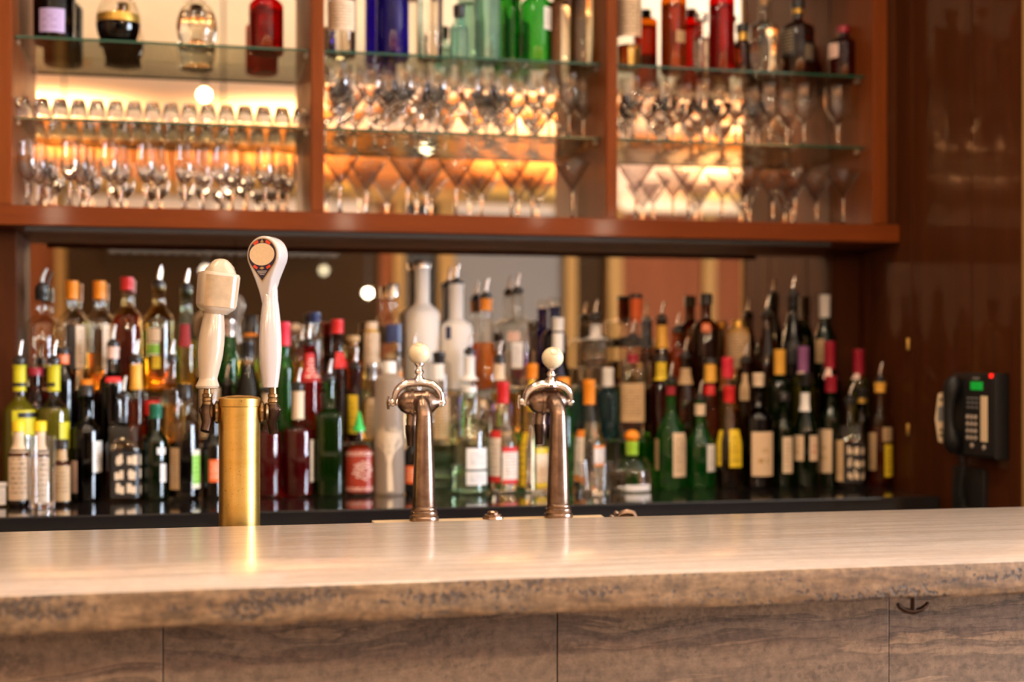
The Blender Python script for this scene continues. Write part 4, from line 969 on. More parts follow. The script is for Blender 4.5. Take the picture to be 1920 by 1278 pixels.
        if mk in ('block', 'sauce'): PRINTS.append((root, sp, a0, a1, za, zb, pr, nf, mk, mb))
        o = mb.build('neck_label' if za > STY[sp['sty']][1] * H - .01 and kindsafe(sp) else 'front_label', P[mk], root, smooth=60)
    return root
PRINTS = []
def kindsafe(sp): return STY[sp['sty']][4] == 'c'

# --- front row, left to right
b(3, 'N', 905, 26, 'can', 'clear', 'label_jar', 'small jar with white label cut off at the far left edge of the counter', ('cap', 'whitecap', 6), None, [(-6, 12, 912, 945, 'white')])
b(37, 'F', 679, 62, 'liq', 'clear', 'mixer_bottle', 'tall bottle of olive-yellow mixer with broad yellow label, leftmost in the front row', ('pour', 'spout'), ('lime', 742), [(26, 50, 684, 733, 'lemonplain'), (24, 74, 768, 815, 'lemonplain'), (34, 72, 772, 782, 'blackplain'), (25, 51, 717, 724, 'blackplain')])
b(102, 'F', 679, 60, 'liq', 'clear', 'mixer_bottle', 'tall bottle of olive-yellow mixer, second from the left end, yellow neck label', ('pour', 'spout'), ('lime', 765), [(90, 114, 684, 733, 'lemonplain'), (112, 130, 790, 840, 'lemonplain'), (89, 104, 717, 724, 'blackplain')])
b(33, 'N', 790, 38, 'bitters', 'brown', 'bitters_bottle', 'small bitters bottle in oversized white paper label, yellow cap, left of the highball glass', ('cap', 'yellowcap', 19), None, [(22, 44, 808, 842, 'creamplain'), (15, 51, 845, 936, 'cream')])
b(75, 'N', 790, 36, 'bitters', 'brown', 'bitters_bottle', 'small bitters bottle with yellow cap standing behind the highball glass', ('cap', 'yellowcap', 19), None, [(64, 86, 808, 842, 'creamplain'), (58, 92, 845, 936, 'cream')])
b(116, 'N', 824, 32, 'bitters', 'brown', 'bitters_bottle', 'small bitters bottle with black cap and tan paper wrap, right of the highball glass', ('cap', 'blackcap', 16), None, [(102, 130, 842, 938, 'tan')])
b(160, 'F', 722, 56, 'wine', 'black', 'wine_bottle', 'black-glass bottle with an eight-sided white label on its right side', ('cap', 'blackcap', 20), None, [(172, 192, 826, 884, 'white'), (134, 144, 862, 922, 'pink')])
b(233, 'F', 745, 62, 'sqs', 'clear', 'whiskey_bottle', 'square clear whiskey bottle with black and cream block print label, near the left end', ('pour', 'plasticspout'), ('cola', .16), [(214, 265, 843, 930, 'block')])
b(290, 'F', 757, 48, 'wine', 'dkgreen', 'liqueur_bottle', 'short dark green bottle with a green cap and small white label', ('caps', 'greencap', 27), None, [(293, 308, 838, 850, 'white'), (299, 309, 868, 902, 'white')])
b(346, 'F', 720, 58, 'liq', 'clear', 'liquor_bottle', 'clear bottle of black liquor with a lime green side label', ('cap', 'blackcap', 26), ('ink', 828), [(360, 373, 842, 914, 'limegreen'), (320, 336, 838, 915, 'tan')])
b(400, 'F', 770, 40, 'wine', 'black', 'liquor_bottle', 'dark bottle with small orange label half hidden by the brass tower', ('pour', 'spout'), None, [(392, 414, 860, 902, 'orangered')])
b(504, 'F', 735, 52, 'wine', 'clear', 'liqueur_bottle', 'dark red bottle with a white neck label just right of the brass tower', ('pour', 'spout'), ('dkred', .62), [(484, 505, 738, 785, 'creamplain')])
b(558, 'F', 728, 58, 'wine', 'clear', 'liqueur_bottle', 'dark red bottle with a long cream neck label and pourer, second from the brass tower', ('pour', 'spout'), ('dkred', .62), [(547, 571, 733, 785, 'creamplain'), (581, 588, 824, 902, 'cream')])
b(619, 'F', 712, 50, 'sq', 'bottlegreen', 'liqueur_bottle', 'square-shouldered mid green bottle with pourer next to the red sauce bottle', ('pour', 'spout'), ('pine', .48), [])
b(674, 'F', 800, 52, 'sauce', 'clear', 'sauce_bottle', 'red chilli sauce bottle with white print and green pointed tip', None, ('sauce', .72), [(648, 700, 842, 920, 'sauce')])
b(731, 'F', 678, 60, 'cyl', 'milk', 'vodka_bottle', 'tall milky bottle with a pale bare tree print', ('cap', 'whitecap', 22), None, [])
b(772, 'F', 800, 34, 'wine', 'black', 'liquor_bottle', 'dark bottle with small red-orange label behind the first metal tap', ('cap', 'blackcap', 20), None, [(757, 788, 872, 905, 'orangered')])
b(880, 'F', 736, 74, 'wide', 'palegreen', 'gin_bottle', 'broad pale green-tinted gin bottle with two stacked white labels', ('cork', 'whitecap'), ('aqua', 872), [(875, 912, 838, 877, 'white'), (875, 912, 881, 906, 'white')])
b(943, 'F', 716, 58, 'slope', 'clear', 'liquor_bottle', 'clear bottle with red foil neck and red-bordered white label', ('caps', 'red', 40), ('water', .60), [(942, 970, 836, 905, 'redwhite'), (915, 938, 806, 902, 'redwhite')])
b(1000, 'F', 740, 56, 'slope', 'clear', 'liquor_bottle', 'clear bottle with yellow-bordered label left of the second metal tap', ('caps', 'yellowcap', 30), ('water', .62), [(1005, 1028, 838, 912, 'yelwhite'), (974, 986, 810, 910, 'yellow')])
b(1105, 'F', 712, 58, 'slope', 'clear', 'liquor_bottle', 'clear bottle with bright orange foil neck, right of the second metal tap', ('caps', 'orange', 46), ('water', .62), [(1114, 1135, 833, 872, 'orwhite'), (1078, 1095, 805, 900, 'orwhite')])
b(1185, 'F', 828, 76, 'bell', 'clear', 'tequila_bottle', 'squat round clear flask with orange and lime ball stopper', (('ball', 'orange', 28), ('caps', 'lime', 24)), ('water', .42), [(1173, 1218, 906, 920, 'whiteplain')], Y=3.80)
b(1258, 'F', 716, 58, 'burg', 'green', 'wine_bottle', 'bright green bottle with pourer and tall cream label, left one of the green pair', ('pour', 'spout'), None, [(1250, 1266, 722, 740, 'maroon'), (1262, 1285, 810, 892, 'cream'), (1227, 1236, 822, 880, 'tan')])
b(1313, 'F', 750, 54, 'burg', 'green', 'wine_bottle', 'bright green bottle with white neck ring, right one of the green pair', ('pour', 'spout'), None, [(1302, 1322, 757, 778, 'creamplain'), (1326, 1340, 832, 882, 'white')])
b(1367, 'F', 724, 52, 'slope', 'clear', 'liquor_bottle', 'clear bottle with red foil neck and bright yellow label', ('caps', 'red', 30), ('cola', .3), [(1368, 1390, 804, 874, 'yellow'), (1345, 1353, 806, 872, 'yellow')])
b(1422, 'F', 700, 58, 'wine', 'black', 'wine_bottle', 'dark wine bottle with big plain cream label and tan foil neck', ('caps', 'creamplain', 24), None, [(1410, 1448, 808, 890, 'wine')])
b(1469, 'F', 735, 40, 'wine', 'dkgreen', 'wine_bottle', 'narrow dark wine bottle with a small cream label at its right side', ('cap', 'blackcap', 16), None, [(1468, 1485, 818, 885, 'cream')])
b(1511, 'F', 700, 48, 'burg', 'dkgreen', 'wine_bottle', 'green-black wine bottle with white neck tag and two cream label halves', ('caps', 'blackcap', 22), None, [(1501, 1517, 736, 770, 'whiteplain'), (1489, 1507, 815, 862, 'wine'), (1518, 1532, 815, 862, 'winered')])
b(1558, 'F', 705, 40, 'wine', 'dkgreen', 'wine_bottle', 'dark wine bottle with tall cream label beside the gold block-print bottle', ('caps', 'maroon', 30), None, [(1538, 1560, 804, 885, 'wine')])
b(1594, 'N', 752, 50, 'sqs', 'clear', 'whiskey_bottle', 'square clear whiskey bottle with black and cream block print label, near the right end', ('pour', 'spout', .008), ('cola', .2), [(1586, 1618, 830, 902, 'block'), (1570, 1583, 824, 900, 'tan')], Y=3.765, grp=GP['F'])
b(1616, 'F', 728, 26, 'liq', 'black', 'liquor_bottle', 'black bottle with gold neck ring behind the two rightmost bottles', ('caps', 'blackcap', 18), None, [(1608, 1628, 746, 755, 'goldcap')])
b(1652, 'F', 716, 44, 'liq', 'clear', 'liquor_bottle', 'clear bottle with orange neck band and two gold labels, last in the front row', ('pour', 'spout'), ('rum', .55), [(1640, 1664, 716, 735, 'amber'), (1657, 1674, 800, 826, 'tan'), (1660, 1674, 832, 892, 'yellow'), (1628, 1645, 810, 880, 'tan')])

# --- lower step
b(66, 'M', 690, 44, 'round', 'dkred', 'liqueur_bottle', 'round maroon bottle glimpsed between the two olive-yellow mixer bottles', ('cap', 'maroon', 14), None, [])
b(118, 'M', 652, 46, 'jug', 'black', 'liquor_bottle', 'black bottle with an orange neck band behind the second olive-yellow mixer bottle', ('cap', 'blackcap', 12), None, [(108, 130, 663, 682, 'orangered')])
b(167, 'M', 712, 40, 'jug', 'brown', 'liquor_bottle', 'brown bottle with an orange cap peeping out behind the black-glass bottle', ('cap', 'orange', 24), None, [])
b(211, 'M', 648, 54, 'liq', 'black', 'liquor_bottle', 'dark bottle with pale pink neck label and a red collar', ('pour', 'plasticspout'), None, [(202, 222, 650, 672, 'pink'), (198, 226, 706, 716, 'red')])
b(258, 'M', 676, 40, 'slope', 'clear', 'liquor_bottle', 'slim clear bottle with an amber neck label and pourer', ('pour', 'spout'), ('rum', .5), [(249, 268, 682, 730, 'amber')])
b(282, 'M', 752, 34, 'short', 'brown', 'liqueur_bottle', 'small brown bottle with a red cap behind the green-capped bottle', ('cap', 'red', 26), None, [])
b(320, 'M', 676, 46, 'liq', 'clear', 'liquor_bottle', 'clear half-empty bottle with a dark pourer left of the mug-shaped handle', ('pour', 'spout'), ('gold', .45), [])
b(392, 'M', 690, 44, 'cyl', 'brown', 'liquor_bottle', 'brown bottle in a tall tan label behind the left faucet', ('cap', 'blackcap', 20), None, [(376, 414, 726, 820, 'tan'), (376, 414, 825, 862, 'yellow')])
b(425, 'M', 722, 26, 'liq', 'black', 'liquor_bottle', 'narrow black bottle with a pourer just left of the brass tower', ('pour', 'spout'), None, [])
b(464, 'M', 640, 56, 'slope', 'clear', 'liquor_bottle', 'clear sloping bottle of dark liquor with black collar between the two tap handles', ('caps', 'blackcap', 30), ('ink', 684), [])
b(533, 'M', 604, 36, 'wine', 'green', 'wine_bottle', 'green bottle with a rose-red foil neck right of the white tap handle', ('caps', 'pinkred', 44), None, [])
b(579, 'M', 646, 46, 'liq', 'red', 'liqueur_bottle', 'red liqueur bottle with a rosy label behind the second dark red bottle', ('pour', 'spout'), ('red', .6), [(572, 594, 662, 715, 'redprint')])
b(637, 'M', 599, 48, 'wine', 'brown', 'liquor_bottle', 'brown bottle with red screw cap and a round red label', ('caps', 'red', 26), None, [(632, 654, 660, 690, 'red')])
b(662, 'M', 690, 34, 'liq', 'dkred', 'liqueur_bottle', 'dark red bottle with a plain yellow label above the sauce bottle', ('pour', 'spout'), ('rum', .6), [(640, 668, 740, 812, 'yellow')], Y=3.924)
b(697, 'M', 682, 40, 'slope', 'gold', 'liquor_bottle', 'pale amber bottle with a grey collar left of the milky bottle', ('caps', 'silvercap', 30), ('gold', .5), [(686, 712, 745, 820, 'tan')])
b(776, 'M', 664, 40, 'liq', 'clear', 'liquor_bottle', 'clear bottle with a pourer behind the first ball knob', ('pour', 'spout'), ('water', .5), [(768, 790, 760, 830, 'tan')])
b(823, 'M', 660, 46, 'cyl', 'clear', 'liquor_bottle', 'clear bottle with black neck and tall tan label right of the first metal tap', ('caps', 'blackcap', 24), None, [(814, 842, 744, 830, 'tan'), (814, 832, 682, 712, 'whiteplain')])
b(880, 'M', 662, 44, 'liq', 'clear', 'liquor_bottle', 'clear bottle with long white neck label above the broad gin bottle', ('pour', 'spout'), ('water', .5), [(868, 892, 668, 712, 'whiteplain')])
b(936, 'M', 676, 46, 'slope', 'clear', 'liquor_bottle', 'clear bottle with pale cream neck label behind the red-necked bottle', ('pour', 'spout'), ('water', .5), [(925, 950, 682, 712, 'creamplain')])
b(998, 'M', 682, 48, 'wine', 'clear', 'liquor_bottle', 'clear bottle with an orange cap above the yellow-labelled bottle', ('caps', 'orange', 28), ('gold', .6), [(985, 1010, 712, 760, 'yellow')])
b(1046, 'M', 596, 50, 'burg', 'purple', 'liquor_bottle', 'violet-grey bottle with white cap and silvery neck behind the second ball knob', (('caps', 'whitecap', 24),), ('water', .5), [(1034, 1058, 624, 660, 'whiteplain')])
b(1056, 'F', 708, 38, 'liq', 'green', 'liquor_bottle', 'green bottle with an orange cap close behind the second metal tap', ('cap', 'orange', 22), None, [])
b(1140, 'M', 690, 44, 'wine', 'teal', 'liquor_bottle', 'tall blue-green bottle with white cap between the orange-necked bottle and the flask', ('caps', 'whitecap', 34), None, [])
b(1186, 'M', 636, 50, 'sq', 'clear', 'liquor_bottle', 'square clear bottle with a red neck seal and a large beige label', ('pour', 'spout'), ('water', .7), [(1174, 1196, 664, 680, 'maroon'), (1162, 1205, 718, 790, 'tan')])
b(1240, 'M', 668, 44, 'liq', 'dkred', 'liqueur_bottle', 'dark red-brown bottle with a bright yellow neck label', ('cap', 'blackcap', 10), None, [(1229, 1252, 676, 712, 'yellow')])
b(1285, 'M', 670, 42, 'slope', 'brown', 'liquor_bottle', 'brown bottle with tan shoulder label above the right green bottle', ('pour', 'spout'), None, [(1268, 1296, 690, 720, 'tan')])
b(1334, 'M', 672, 36, 'cone', 'clear', 'liquor_bottle', 'tapering clear bottle with mustard label and a red seal', ('cap', 'blackcap', 10), ('rum', .35), [(1322, 1348, 682, 716, 'amber'), (1324, 1342, 722, 740, 'red')])
b(1362, 'M', 670, 34, 'liq', 'clear', 'liquor_bottle', 'clear bottle with rose-red foil above the yellow-labelled bottle', ('caps', 'pinkred', 38), ('gold', .5), [])
b(1398, 'M', 678, 36, 'liq', 'brown', 'liquor_bottle', 'brown bottle with a tan label between the red-necked and cream-labelled bottles', ('pour', 'spout'), None, [(1388, 1404, 700, 750, 'tan')])
b(1462, 'M', 656, 46, 'wine', 'dkgreen', 'wine_bottle', 'dark wine bottle with amber foil neck on the lower step', ('caps', 'amber', 46), None, [])
b(1506, 'M', 650, 44, 'wine', 'olive', 'wine_bottle', 'olive bottle with white and purple foil neck', (('caps', 'purple', 48),), ('lime', .55), [(1496, 1508, 668, 700, 'pink')])
b(1556, 'M', 640, 40, 'wine', 'black', 'wine_bottle', 'dark wine bottle with a maroon and white foil neck, left one of two alike', ('caps', 'maroon', 74), None, [(1550, 1558, 672, 710, 'pink')])
b(1610, 'M', 655, 42, 'wine', 'olive', 'wine_bottle', 'olive green bottle with a maroon foil neck, right one of two alike', ('caps', 'maroon', 56), ('lime', .5), [(1603, 1611, 676, 710, 'pink')])

# --- upper step
b(79, 'B', 542, 58, 'wide', 'clear', 'gin_bottle', 'tall clear bottle with black collar and pourer at the left end of the upper step', (('caps', 'blackcap', 20), ('pour', 'plasticspout', .008)), ('water', .12), [])
b(137, 'B', 527, 52, 'liq', 'clear', 'liquor_bottle', 'clear bottle with orange foil neck and black-and-cream label, second on the upper step', ('caps', 'orange', 34), ('water', .3), [(126, 142, 610, 690, 'blackplain'), (144, 161, 610, 690, 'cream')])
b(184, 'B', 527, 48, 'liq', 'clear', 'liquor_bottle', 'clear bottle with orange foil neck and cream side label, third on the upper step', ('caps', 'orange', 34), ('gold', .35), [(190, 206, 608, 690, 'cream')])
b(238, 'B', 520, 52, 'liq', 'gold', 'whiskey_bottle', 'amber whiskey bottle with a red cap left of the mug-shaped handle', ('caps', 'red', 24), ('rum', 590), [])
b(297, 'B', 536, 56, 'jug', 'gold', 'liquor_bottle', 'pale gold clear bottle with pourer and green-yellow label', ('pour', 'spout'), ('gold', .3), [(278, 300, 616, 640, 'cream'), (278, 298, 642, 666, 'limegreen'), (286, 300, 668, 690, 'yellow')])
b(349, 'B', 542, 40, 'slope', 'palegreen', 'liquor_bottle', 'slim greenish bottle with dark red label and pourer beside the mug-shaped handle', ('pour', 'spout'), ('gold', .5), [(338, 356, 608, 650, 'maroon')])
b(394, 'B', 600, 32, 'liq', 'green', 'liquor_bottle', 'green bottle hidden behind the mug-shaped handle', ('caps', 'red', 24), None, [])
b(432, 'B', 600, 36, 'slope', 'green', 'wine_bottle', 'green bottle seen between the two tap handles', ('caps', 'silvercap', 30), None, [])
b(468, 'B', 592, 44, 'slope', 'clear', 'liquor_bottle', 'clear bottle with broad black cap and orange ring between the tap handles', ('cap', 'blackcap', 32), ('gold', .4), [(454, 480, 624, 630, 'orange')])
b(558, 'B', 624, 42, 'short', 'clear', 'liqueur_bottle', 'squat clear bottle with round cream stopper right of the white tap handle', ('ball', 'creamplain', 24), ('gold', .5), [])
b(586, 'B', 586, 34, 'liq', 'clear', 'liquor_bottle', 'clear bottle with a dark blue cap on the upper step', ('caps', 'blue', 18), ('rum', .5), [])
b(664, 'B', 640, 36, 'liq', 'gold', 'liquor_bottle', 'gold-tinted bottle behind the red-capped brown bottle', ('cork', 'cork'), ('whisky', .6), [])
b(699, 'B', 604, 36, 'cyl', 'gold', 'liquor_bottle', 'slender bottle in a tall pale tan wrapper', ('cap', 'creamplain', 18), None, [(684, 716, 612, 690, 'cream')])
b(735, 'B', 532, 52, 'liq', 'clear', 'gin_bottle', 'clear bottle with a silver cap and navy blue label left of the frosted bottles', ('cap', 'silvercap', 24), ('water', .3), [(722, 752, 608, 642, 'blue')])
b(791, 'B', 488, 68, 'frost', 'frost', 'vodka_bottle', 'tallest white frosted vodka bottle with silver cap on the upper step', ('cap', 'silvercap', 14), None, [])
b(856, 'B', 532, 64, 'frost', 'frost', 'vodka_bottle', 'shorter white frosted vodka bottle with pourer and small dark emblem', ('pour', 'spout'), None, [(836, 846, 612, 636, 'blue')])
b(909, 'B', 558, 50, 'cone', 'clear', 'tequila_bottle', 'flaring clear bottle of orange spirit with a wide orange band at its neck', ('pour', 'spout'), ('orange', 642), [(888, 930, 560, 582, 'orange')])
b(970, 'B', 548, 70, 'wide', 'clear', 'vodka_bottle', 'broad clear bottle with a dark pourer and rounded shoulders', ('pour', 'spout'), ('water', .4), [(952, 974, 622, 640, 'pink'), (960, 980, 642, 690, 'white')])
b(1040, 'B', 574, 46, 'liq', 'navy', 'liquor_bottle', 'navy blue bottle with a clear glass stopper behind the second ball knob', ('glassstop',), None, [])
b(1116, 'B', 598, 70, 'wide', 'clear', 'gin_bottle', 'big clear bottle with white neck label and pourer right of the second ball knob', ('pour', 'spout'), ('water', .3), [(1106, 1128, 608, 636, 'whiteplain')])
b(1195, 'B', 552, 64, 'sqs', 'clear', 'liquor_bottle', 'broad clear bottle with salmon red foil neck and black label', (('caps', 'orangered', 52), ('cap', 'blackcap', 8)), ('water', .3), [(1164, 1226, 632, 650, 'blackplain')])
b(1240, 'B', 600, 30, 'slope', 'brown', 'liquor_bottle', 'narrow brown bottle with a long gold neck label and pourer', ('pour', 'spout'), None, [(1230, 1250, 610, 652, 'amber')])
b(1268, 'B', 622, 34, 'short', 'amber', 'whiskey_bottle', 'small glowing amber flask right of the gold-necked bottle', ('pour', 'spout'), ('orange', .7), [])
b(1324, 'B', 551, 52, 'liq', 'brown', 'liquor_bottle', 'brown bottle with black cap and pale shoulders on the upper step', ('cap', 'blackcap', 20), ('rum', .5), [(1316, 1332, 606, 622, 'orangered')])
b(1384, 'B', 600, 44, 'cyl', 'gold', 'liquor_bottle', 'pale tan wrapped bottle with a glinting cap right of the black-capped brown one', ('cap', 'goldcap', 14), None, [(1364, 1404, 614, 690, 'tan')])
b(1438, 'B', 590, 46, 'slope', 'brown', 'liquor_bottle', 'brown sloping bottle with pourer left of the tall dark pair', ('pour', 'spout'), ('rum', .4), [])
b(1487, 'B', 552, 46, 'slope', 'black', 'liquor_bottle', 'tall near-black bottle with pourer at the right end of the upper step', (('caps', 'blackcap', 22), ('pour', 'spout')), None, [(1472, 1500, 640, 680, 'blackplain')])
b(1546, 'B', 553, 44, 'burg', 'dkgreen', 'wine_bottle', 'dark green wine bottle with a white foil neck, last on the upper step', ('caps', 'whitecap', 42), None, [(1530, 1545, 636, 680, 'tan')])

# --- top glass shelf
b(102, 'S', .24, 76, 'jug', 'black', 'liquor_bottle', 'black jug-shaped bottle with lilac label at the left end of the top shelf', ('cap', 'blackcap', 14), None, [(76, 120, 24, 68, 'lilac')])
b(222, 'S', .185, 82, 'round', 'clear', 'liqueur_bottle', 'ball-shaped bottle of black liqueur with a gold band', (('cap', 'goldcap', 20),), ('ink', 44), [(184, 260, 30, 45, 'goldcap')])
b(369, 'S', .175, 76, 'round', 'clear', 'vodka_bottle', 'faceted round clear bottle glinting gold on the top shelf of the left bay', (('caps', 'lime', 10), ('cork', 'cork')), ('water', .6), [])
b(499, 'S', .20, 64, 'jug', 'red', 'liqueur_bottle', 'squat bright red bottle at the right end of the left bay', ('cap', 'blackcap', 14), ('red', .6), [])
b(641, 'S', .32, 54, 'cyl', 'clear', 'liquor_bottle', 'clear bottle with a tall white label at the left end of the middle bay', ('cap', 'silvercap', 14), ('water', .8), [(616, 664, 5, 62, 'cream')])
b(736, 'S', .32, 62, 'cyl', 'blue', 'vodka_bottle', 'deep blue-violet bottle with a clear base in the middle bay', ('cap', 'silvercap', 14), None, [])
b(806, 'S', .30, 50, 'cyl', 'clear', 'liquor_bottle', 'clear ribbed bottle between the blue bottle and the aqua ones', ('cap', 'silvercap', 14), ('water', .8), [])
b(861, 'S', .165, 36, 'wine', 'aqua', 'liquor_bottle', 'narrow pale aqua bottle with black neck in the middle bay', ('caps', 'blackcap', 22), ('aqua', .6), [])
b(914, 'S', .30, 50, 'cyl', 'aqua', 'gin_bottle', 'broad pale aqua bottle left of the green ones', ('cap', 'silvercap', 14), ('aqua', .8), [])
b(1006, 'S', .28, 58, 'liq', 'green', 'gin_bottle', 'bright green bottle with a white side label in the middle bay', ('cap', 'goldcap', 14), None, [(1020, 1033, 18, 60, 'white')])
b(960, 'S', .27, 34, 'liq', 'green', 'gin_bottle', 'slim green bottle tucked left of the bright green one', ('cap', 'goldcap', 14), None, [], Y=4.02)
b(1091, 'S', .29, 48, 'cyl', 'clear', 'liquor_bottle', 'textured clear bottle glinting gold at the right end of the middle bay', ('cap', 'goldcap', 14), ('water', .9), [])
b(1180, 'S', .30, 46, 'cyl', 'clear', 'liquor_bottle', 'clear bottle with cream label at the left end of the right bay', ('cap', 'silvercap', 14), ('gold', .25), [(1158, 1202, 0, 72, 'cream')])
b(1263, 'S', .25, 48, 'cyl', 'amber', 'whiskey_bottle', 'glowing amber bottle, second in the right bay of the top shelf', ('cap', 'blackcap', 14), ('whisky', .8), [(1268, 1284, 62, 84, 'tan')])
b(1315, 'S', .18, 30, 'wine', 'clear', 'liquor_bottle', 'small slim clear bottle left of the tall red one', ('cap', 'silvercap', 14), ('water', .6), [])
b(1353, 'S', .26, 48, 'cyl', 'red', 'liqueur_bottle', 'tall red bottle in the right bay of the top shelf', ('cap', 'redprint', 14), ('red', .8), [])
b(1392, 'S', .155, 30, 'wine', 'brown', 'liquor_bottle', 'small brown bottle with gold collar right of the tall red one', ('cap', 'blackcap', 14), None, [(1382, 1402, 62, 76, 'goldcap')])
b(1432, 'S', .23, 54, 'liq', 'clear', 'liquor_bottle', 'clear bottle glinting pale gold in the right bay', ('cork', 'cork'), ('water', .7), [])
b(1496, 'S', .235, 62, 'liq', 'brown', 'whiskey_bottle', 'dark amber bottle with black label and gold neck ring in the right bay', ('cap', 'blackcap', 16), ('rum', .6), [(1466, 1492, 50, 110, 'black'), (1506, 1524, 85, 120, 'black'), (1485, 1506, 14, 26, 'goldcap')])
b(1581, 'S', .165, 56, 'jug', 'dkred', 'liqueur_bottle', 'short dark red jug-shaped bottle at the right end of the top shelf', ('cap', 'maroon', 12), ('red', .5), [(1555, 1572, 85, 112, 'pink')])

# settle the crowd: shrink neighbours that would touch
for _ in range(14):
    for i in range(len(SPEC)):
        for j in range(i + 1, len(SPEC)):
            A, B = SPEC[i], SPEC[j]
            if min(A['z0'] + A['H'], B['z0'] + B['H']) <= max(A['z0'], B['z0']): continue
            fa = 1.10 if STY[A['sty']][3] > 2 else 1.0; fb = 1.10 if STY[B['sty']][3] > 2 else 1.0
            d = math.hypot(A['X'] - B['X'], A['Y'] - B['Y']); need = A['R'] * fa + B['R'] * fb + .0016
            if d < need:
                dx = B['X'] - A['X']; s_ = 1 if dx >= 0 else -1; mv = min(need - d, .012) * .35
                A['X'] -= s_ * mv; B['X'] += s_ * mv
                d = math.hypot(A['X'] - B['X'], A['Y'] - B['Y'])
                if d < need:
                    k = (d - .0016) / (need - .0016); k = max(.5, k ** .7); A['R'] *= k; B['R'] *= k
for sp in SPEC:
    sp['X'] = min(sp['X'], XW - .005 - sp['R'] * 1.06)
    if sp['row'] in 'MB': sp['X'] = max(XT0 + sp['R'] + .001, min(sp['X'], XT1 - sp['R'] - .001))
BOT = {}
for sp in SPEC: BOT[(sp['px'], sp['row'])] = make_bottle(sp)

# printed marks standing on the block-print and sauce labels
def marks(root, sp, a0, a1, za, zb, pr, nf, rects, mat, name, parent):
    w = MB()
    for (u0, u1, v0, v1) in rects:
        nu = max(2, int(6 * (u1 - u0) + 1)); vs = []; fs = []
        for i in range(nu + 1):
            for j in range(2):
                a = a0 + (a1 - a0) * (u0 + (u1 - u0) * i / nu); z = za + (zb - za) * (v0 + (v1 - v0) * j); r = r_at(pr, z) + .0019; n_ = nf(r - .0019)
                ca, sa = math.cos(a), math.sin(a); q = r if n_ <= 2.01 else r / (abs(ca) ** n_ + abs(sa) ** n_) ** (1 / n_)
                vs.append((q * ca, q * sa, z))
        for i in range(nu): fs.append((2 * i, 2 * i + 2, 2 * i + 3, 2 * i + 1))
        w.add(vs, fs)
    return w.build(name, mat, parent, smooth=0)
for (root, sp, a0, a1, za, zb, pr, nf, mk, mb) in PRINTS:
    par = next(c for c in root.children if c.name.startswith('front_label') and c.data.materials[0] == P[mk])
    rr = random.Random(sp['px']); rects = []
    if mk == 'block':
        for r in range(3):
            for c in range(3):
                x, y = .08 + c * .27, .07 + r * .31
                for k in range(2):
                    x0 = x + rr.uniform(0, .05) + k * .09; y0 = y + rr.uniform(0, .05)
                    rects.append((x0, x0 + rr.uniform(.07, .10), y0, y0 + rr.uniform(.14, .23)))
                rects.append((x + .02, x + .19, y + rr.uniform(.03, .1), y + rr.uniform(.11, .16)))
        for k in range(16): rects.append((.90, .97, .04 + k * .058, .07 + k * .058))
        marks(root, sp, a0, a1, za, zb, pr, nf, rects, P['creamplain'], 'block_print', par)
    else:
        for v in (.93, .88, .10, .05):
            if v == .10: marks(root, sp, a0, a1, za, zb, pr, nf, rects, P['rose'], 'upper_lettering', par); rects = []
            x = .12
            while x < .88: l = rr.uniform(.04, .10); rects.append((x, min(.9, x + l), v - .014, v + .014)); x += l + .025
        marks(root, sp, a0, a1, za, zb, pr, nf, rects, P['rose'], 'lower_lettering', par); rects = []
        for k in range(26):
            a = 2.4 * k; d = .2 * math.sqrt(k / 26); x, y = .55 + d * math.cos(a), .50 + d * 1.2 * math.sin(a); l = rr.uniform(.05, .08)
            rects.append((x, x + l, y, y + rr.uniform(.03, .06)))
        marks(root, sp, a0, a1, za, zb, pr, nf, rects, P['rose'], 'label_emblem', par)
# extra parts: sauce tip, tree print
sp = next(s for s in SPEC if s['name'] == 'sauce_bottle'); r = BOT[(sp['px'], sp['row'])]; H = sp['H']
MB().lathe([(.0, H - .012), (.0165, H - .012), (.0165, H - .002), (.0155, H), (.0125, H + .002), (.008, H + .022), (.003, H + .040), (.0015, H + .043), (0, H + .043)], 20).build('nozzle_cap', P['brightgreen'], r)
sp = next(s for s in SPEC if s['px'] == 731); r = BOT[(731, 'F')]
w = MB(); rr = random.Random(11); R = sp['R'] + .0008
def on(x, z): a = -PI / 2 + x / R; return (R * math.cos(a), R * math.sin(a), z)
def limb(x0, z0, x1, z1, w0, w1):
    n = 5; vs = []; fs = []
    l = math.hypot(x1 - x0, z1 - z0); nx, nz = (z1 - z0) / l, -(x1 - x0) / l
    for i in range(n + 1):
        f = i / n; x = x0 + (x1 - x0) * f; z = z0 + (z1 - z0) * f; h = (w0 + (w1 - w0) * f) / 2
        vs += [on(x - nx * h, z - nz * h), on(x + nx * h, z + nz * h)]
    for i in range(n): fs.append((2 * i, 2 * i + 1, 2 * i + 3, 2 * i + 2))
    w.add(vs, fs)
def grow(x, z, a, l, wd_, d):
    x1, z1 = x + l * math.sin(a), z + l * math.cos(a)
    if abs(x1) > R * 1.25: return
    limb(x, z, x1, z1, wd_, wd_ * .7)
    if d > 0:
        for da in (-.45, -.05, .42): grow(x1, z1, a + da + rr.uniform(-.15, .15), l * rr.uniform(.62, .8), wd_ * .6, d - 1)
limb(.003, .012, .002, .045, .016, .015)
limb(.002, .045, .000, .085, .015, .011)
grow(.0, .085, -.30, .030, .009, 4); grow(.0, .085, .28, .030, .009, 4); grow(.0, .085, 0.0, .034, .008, 4)
w.build('tree_print', P['creamplain'], r, smooth=0)

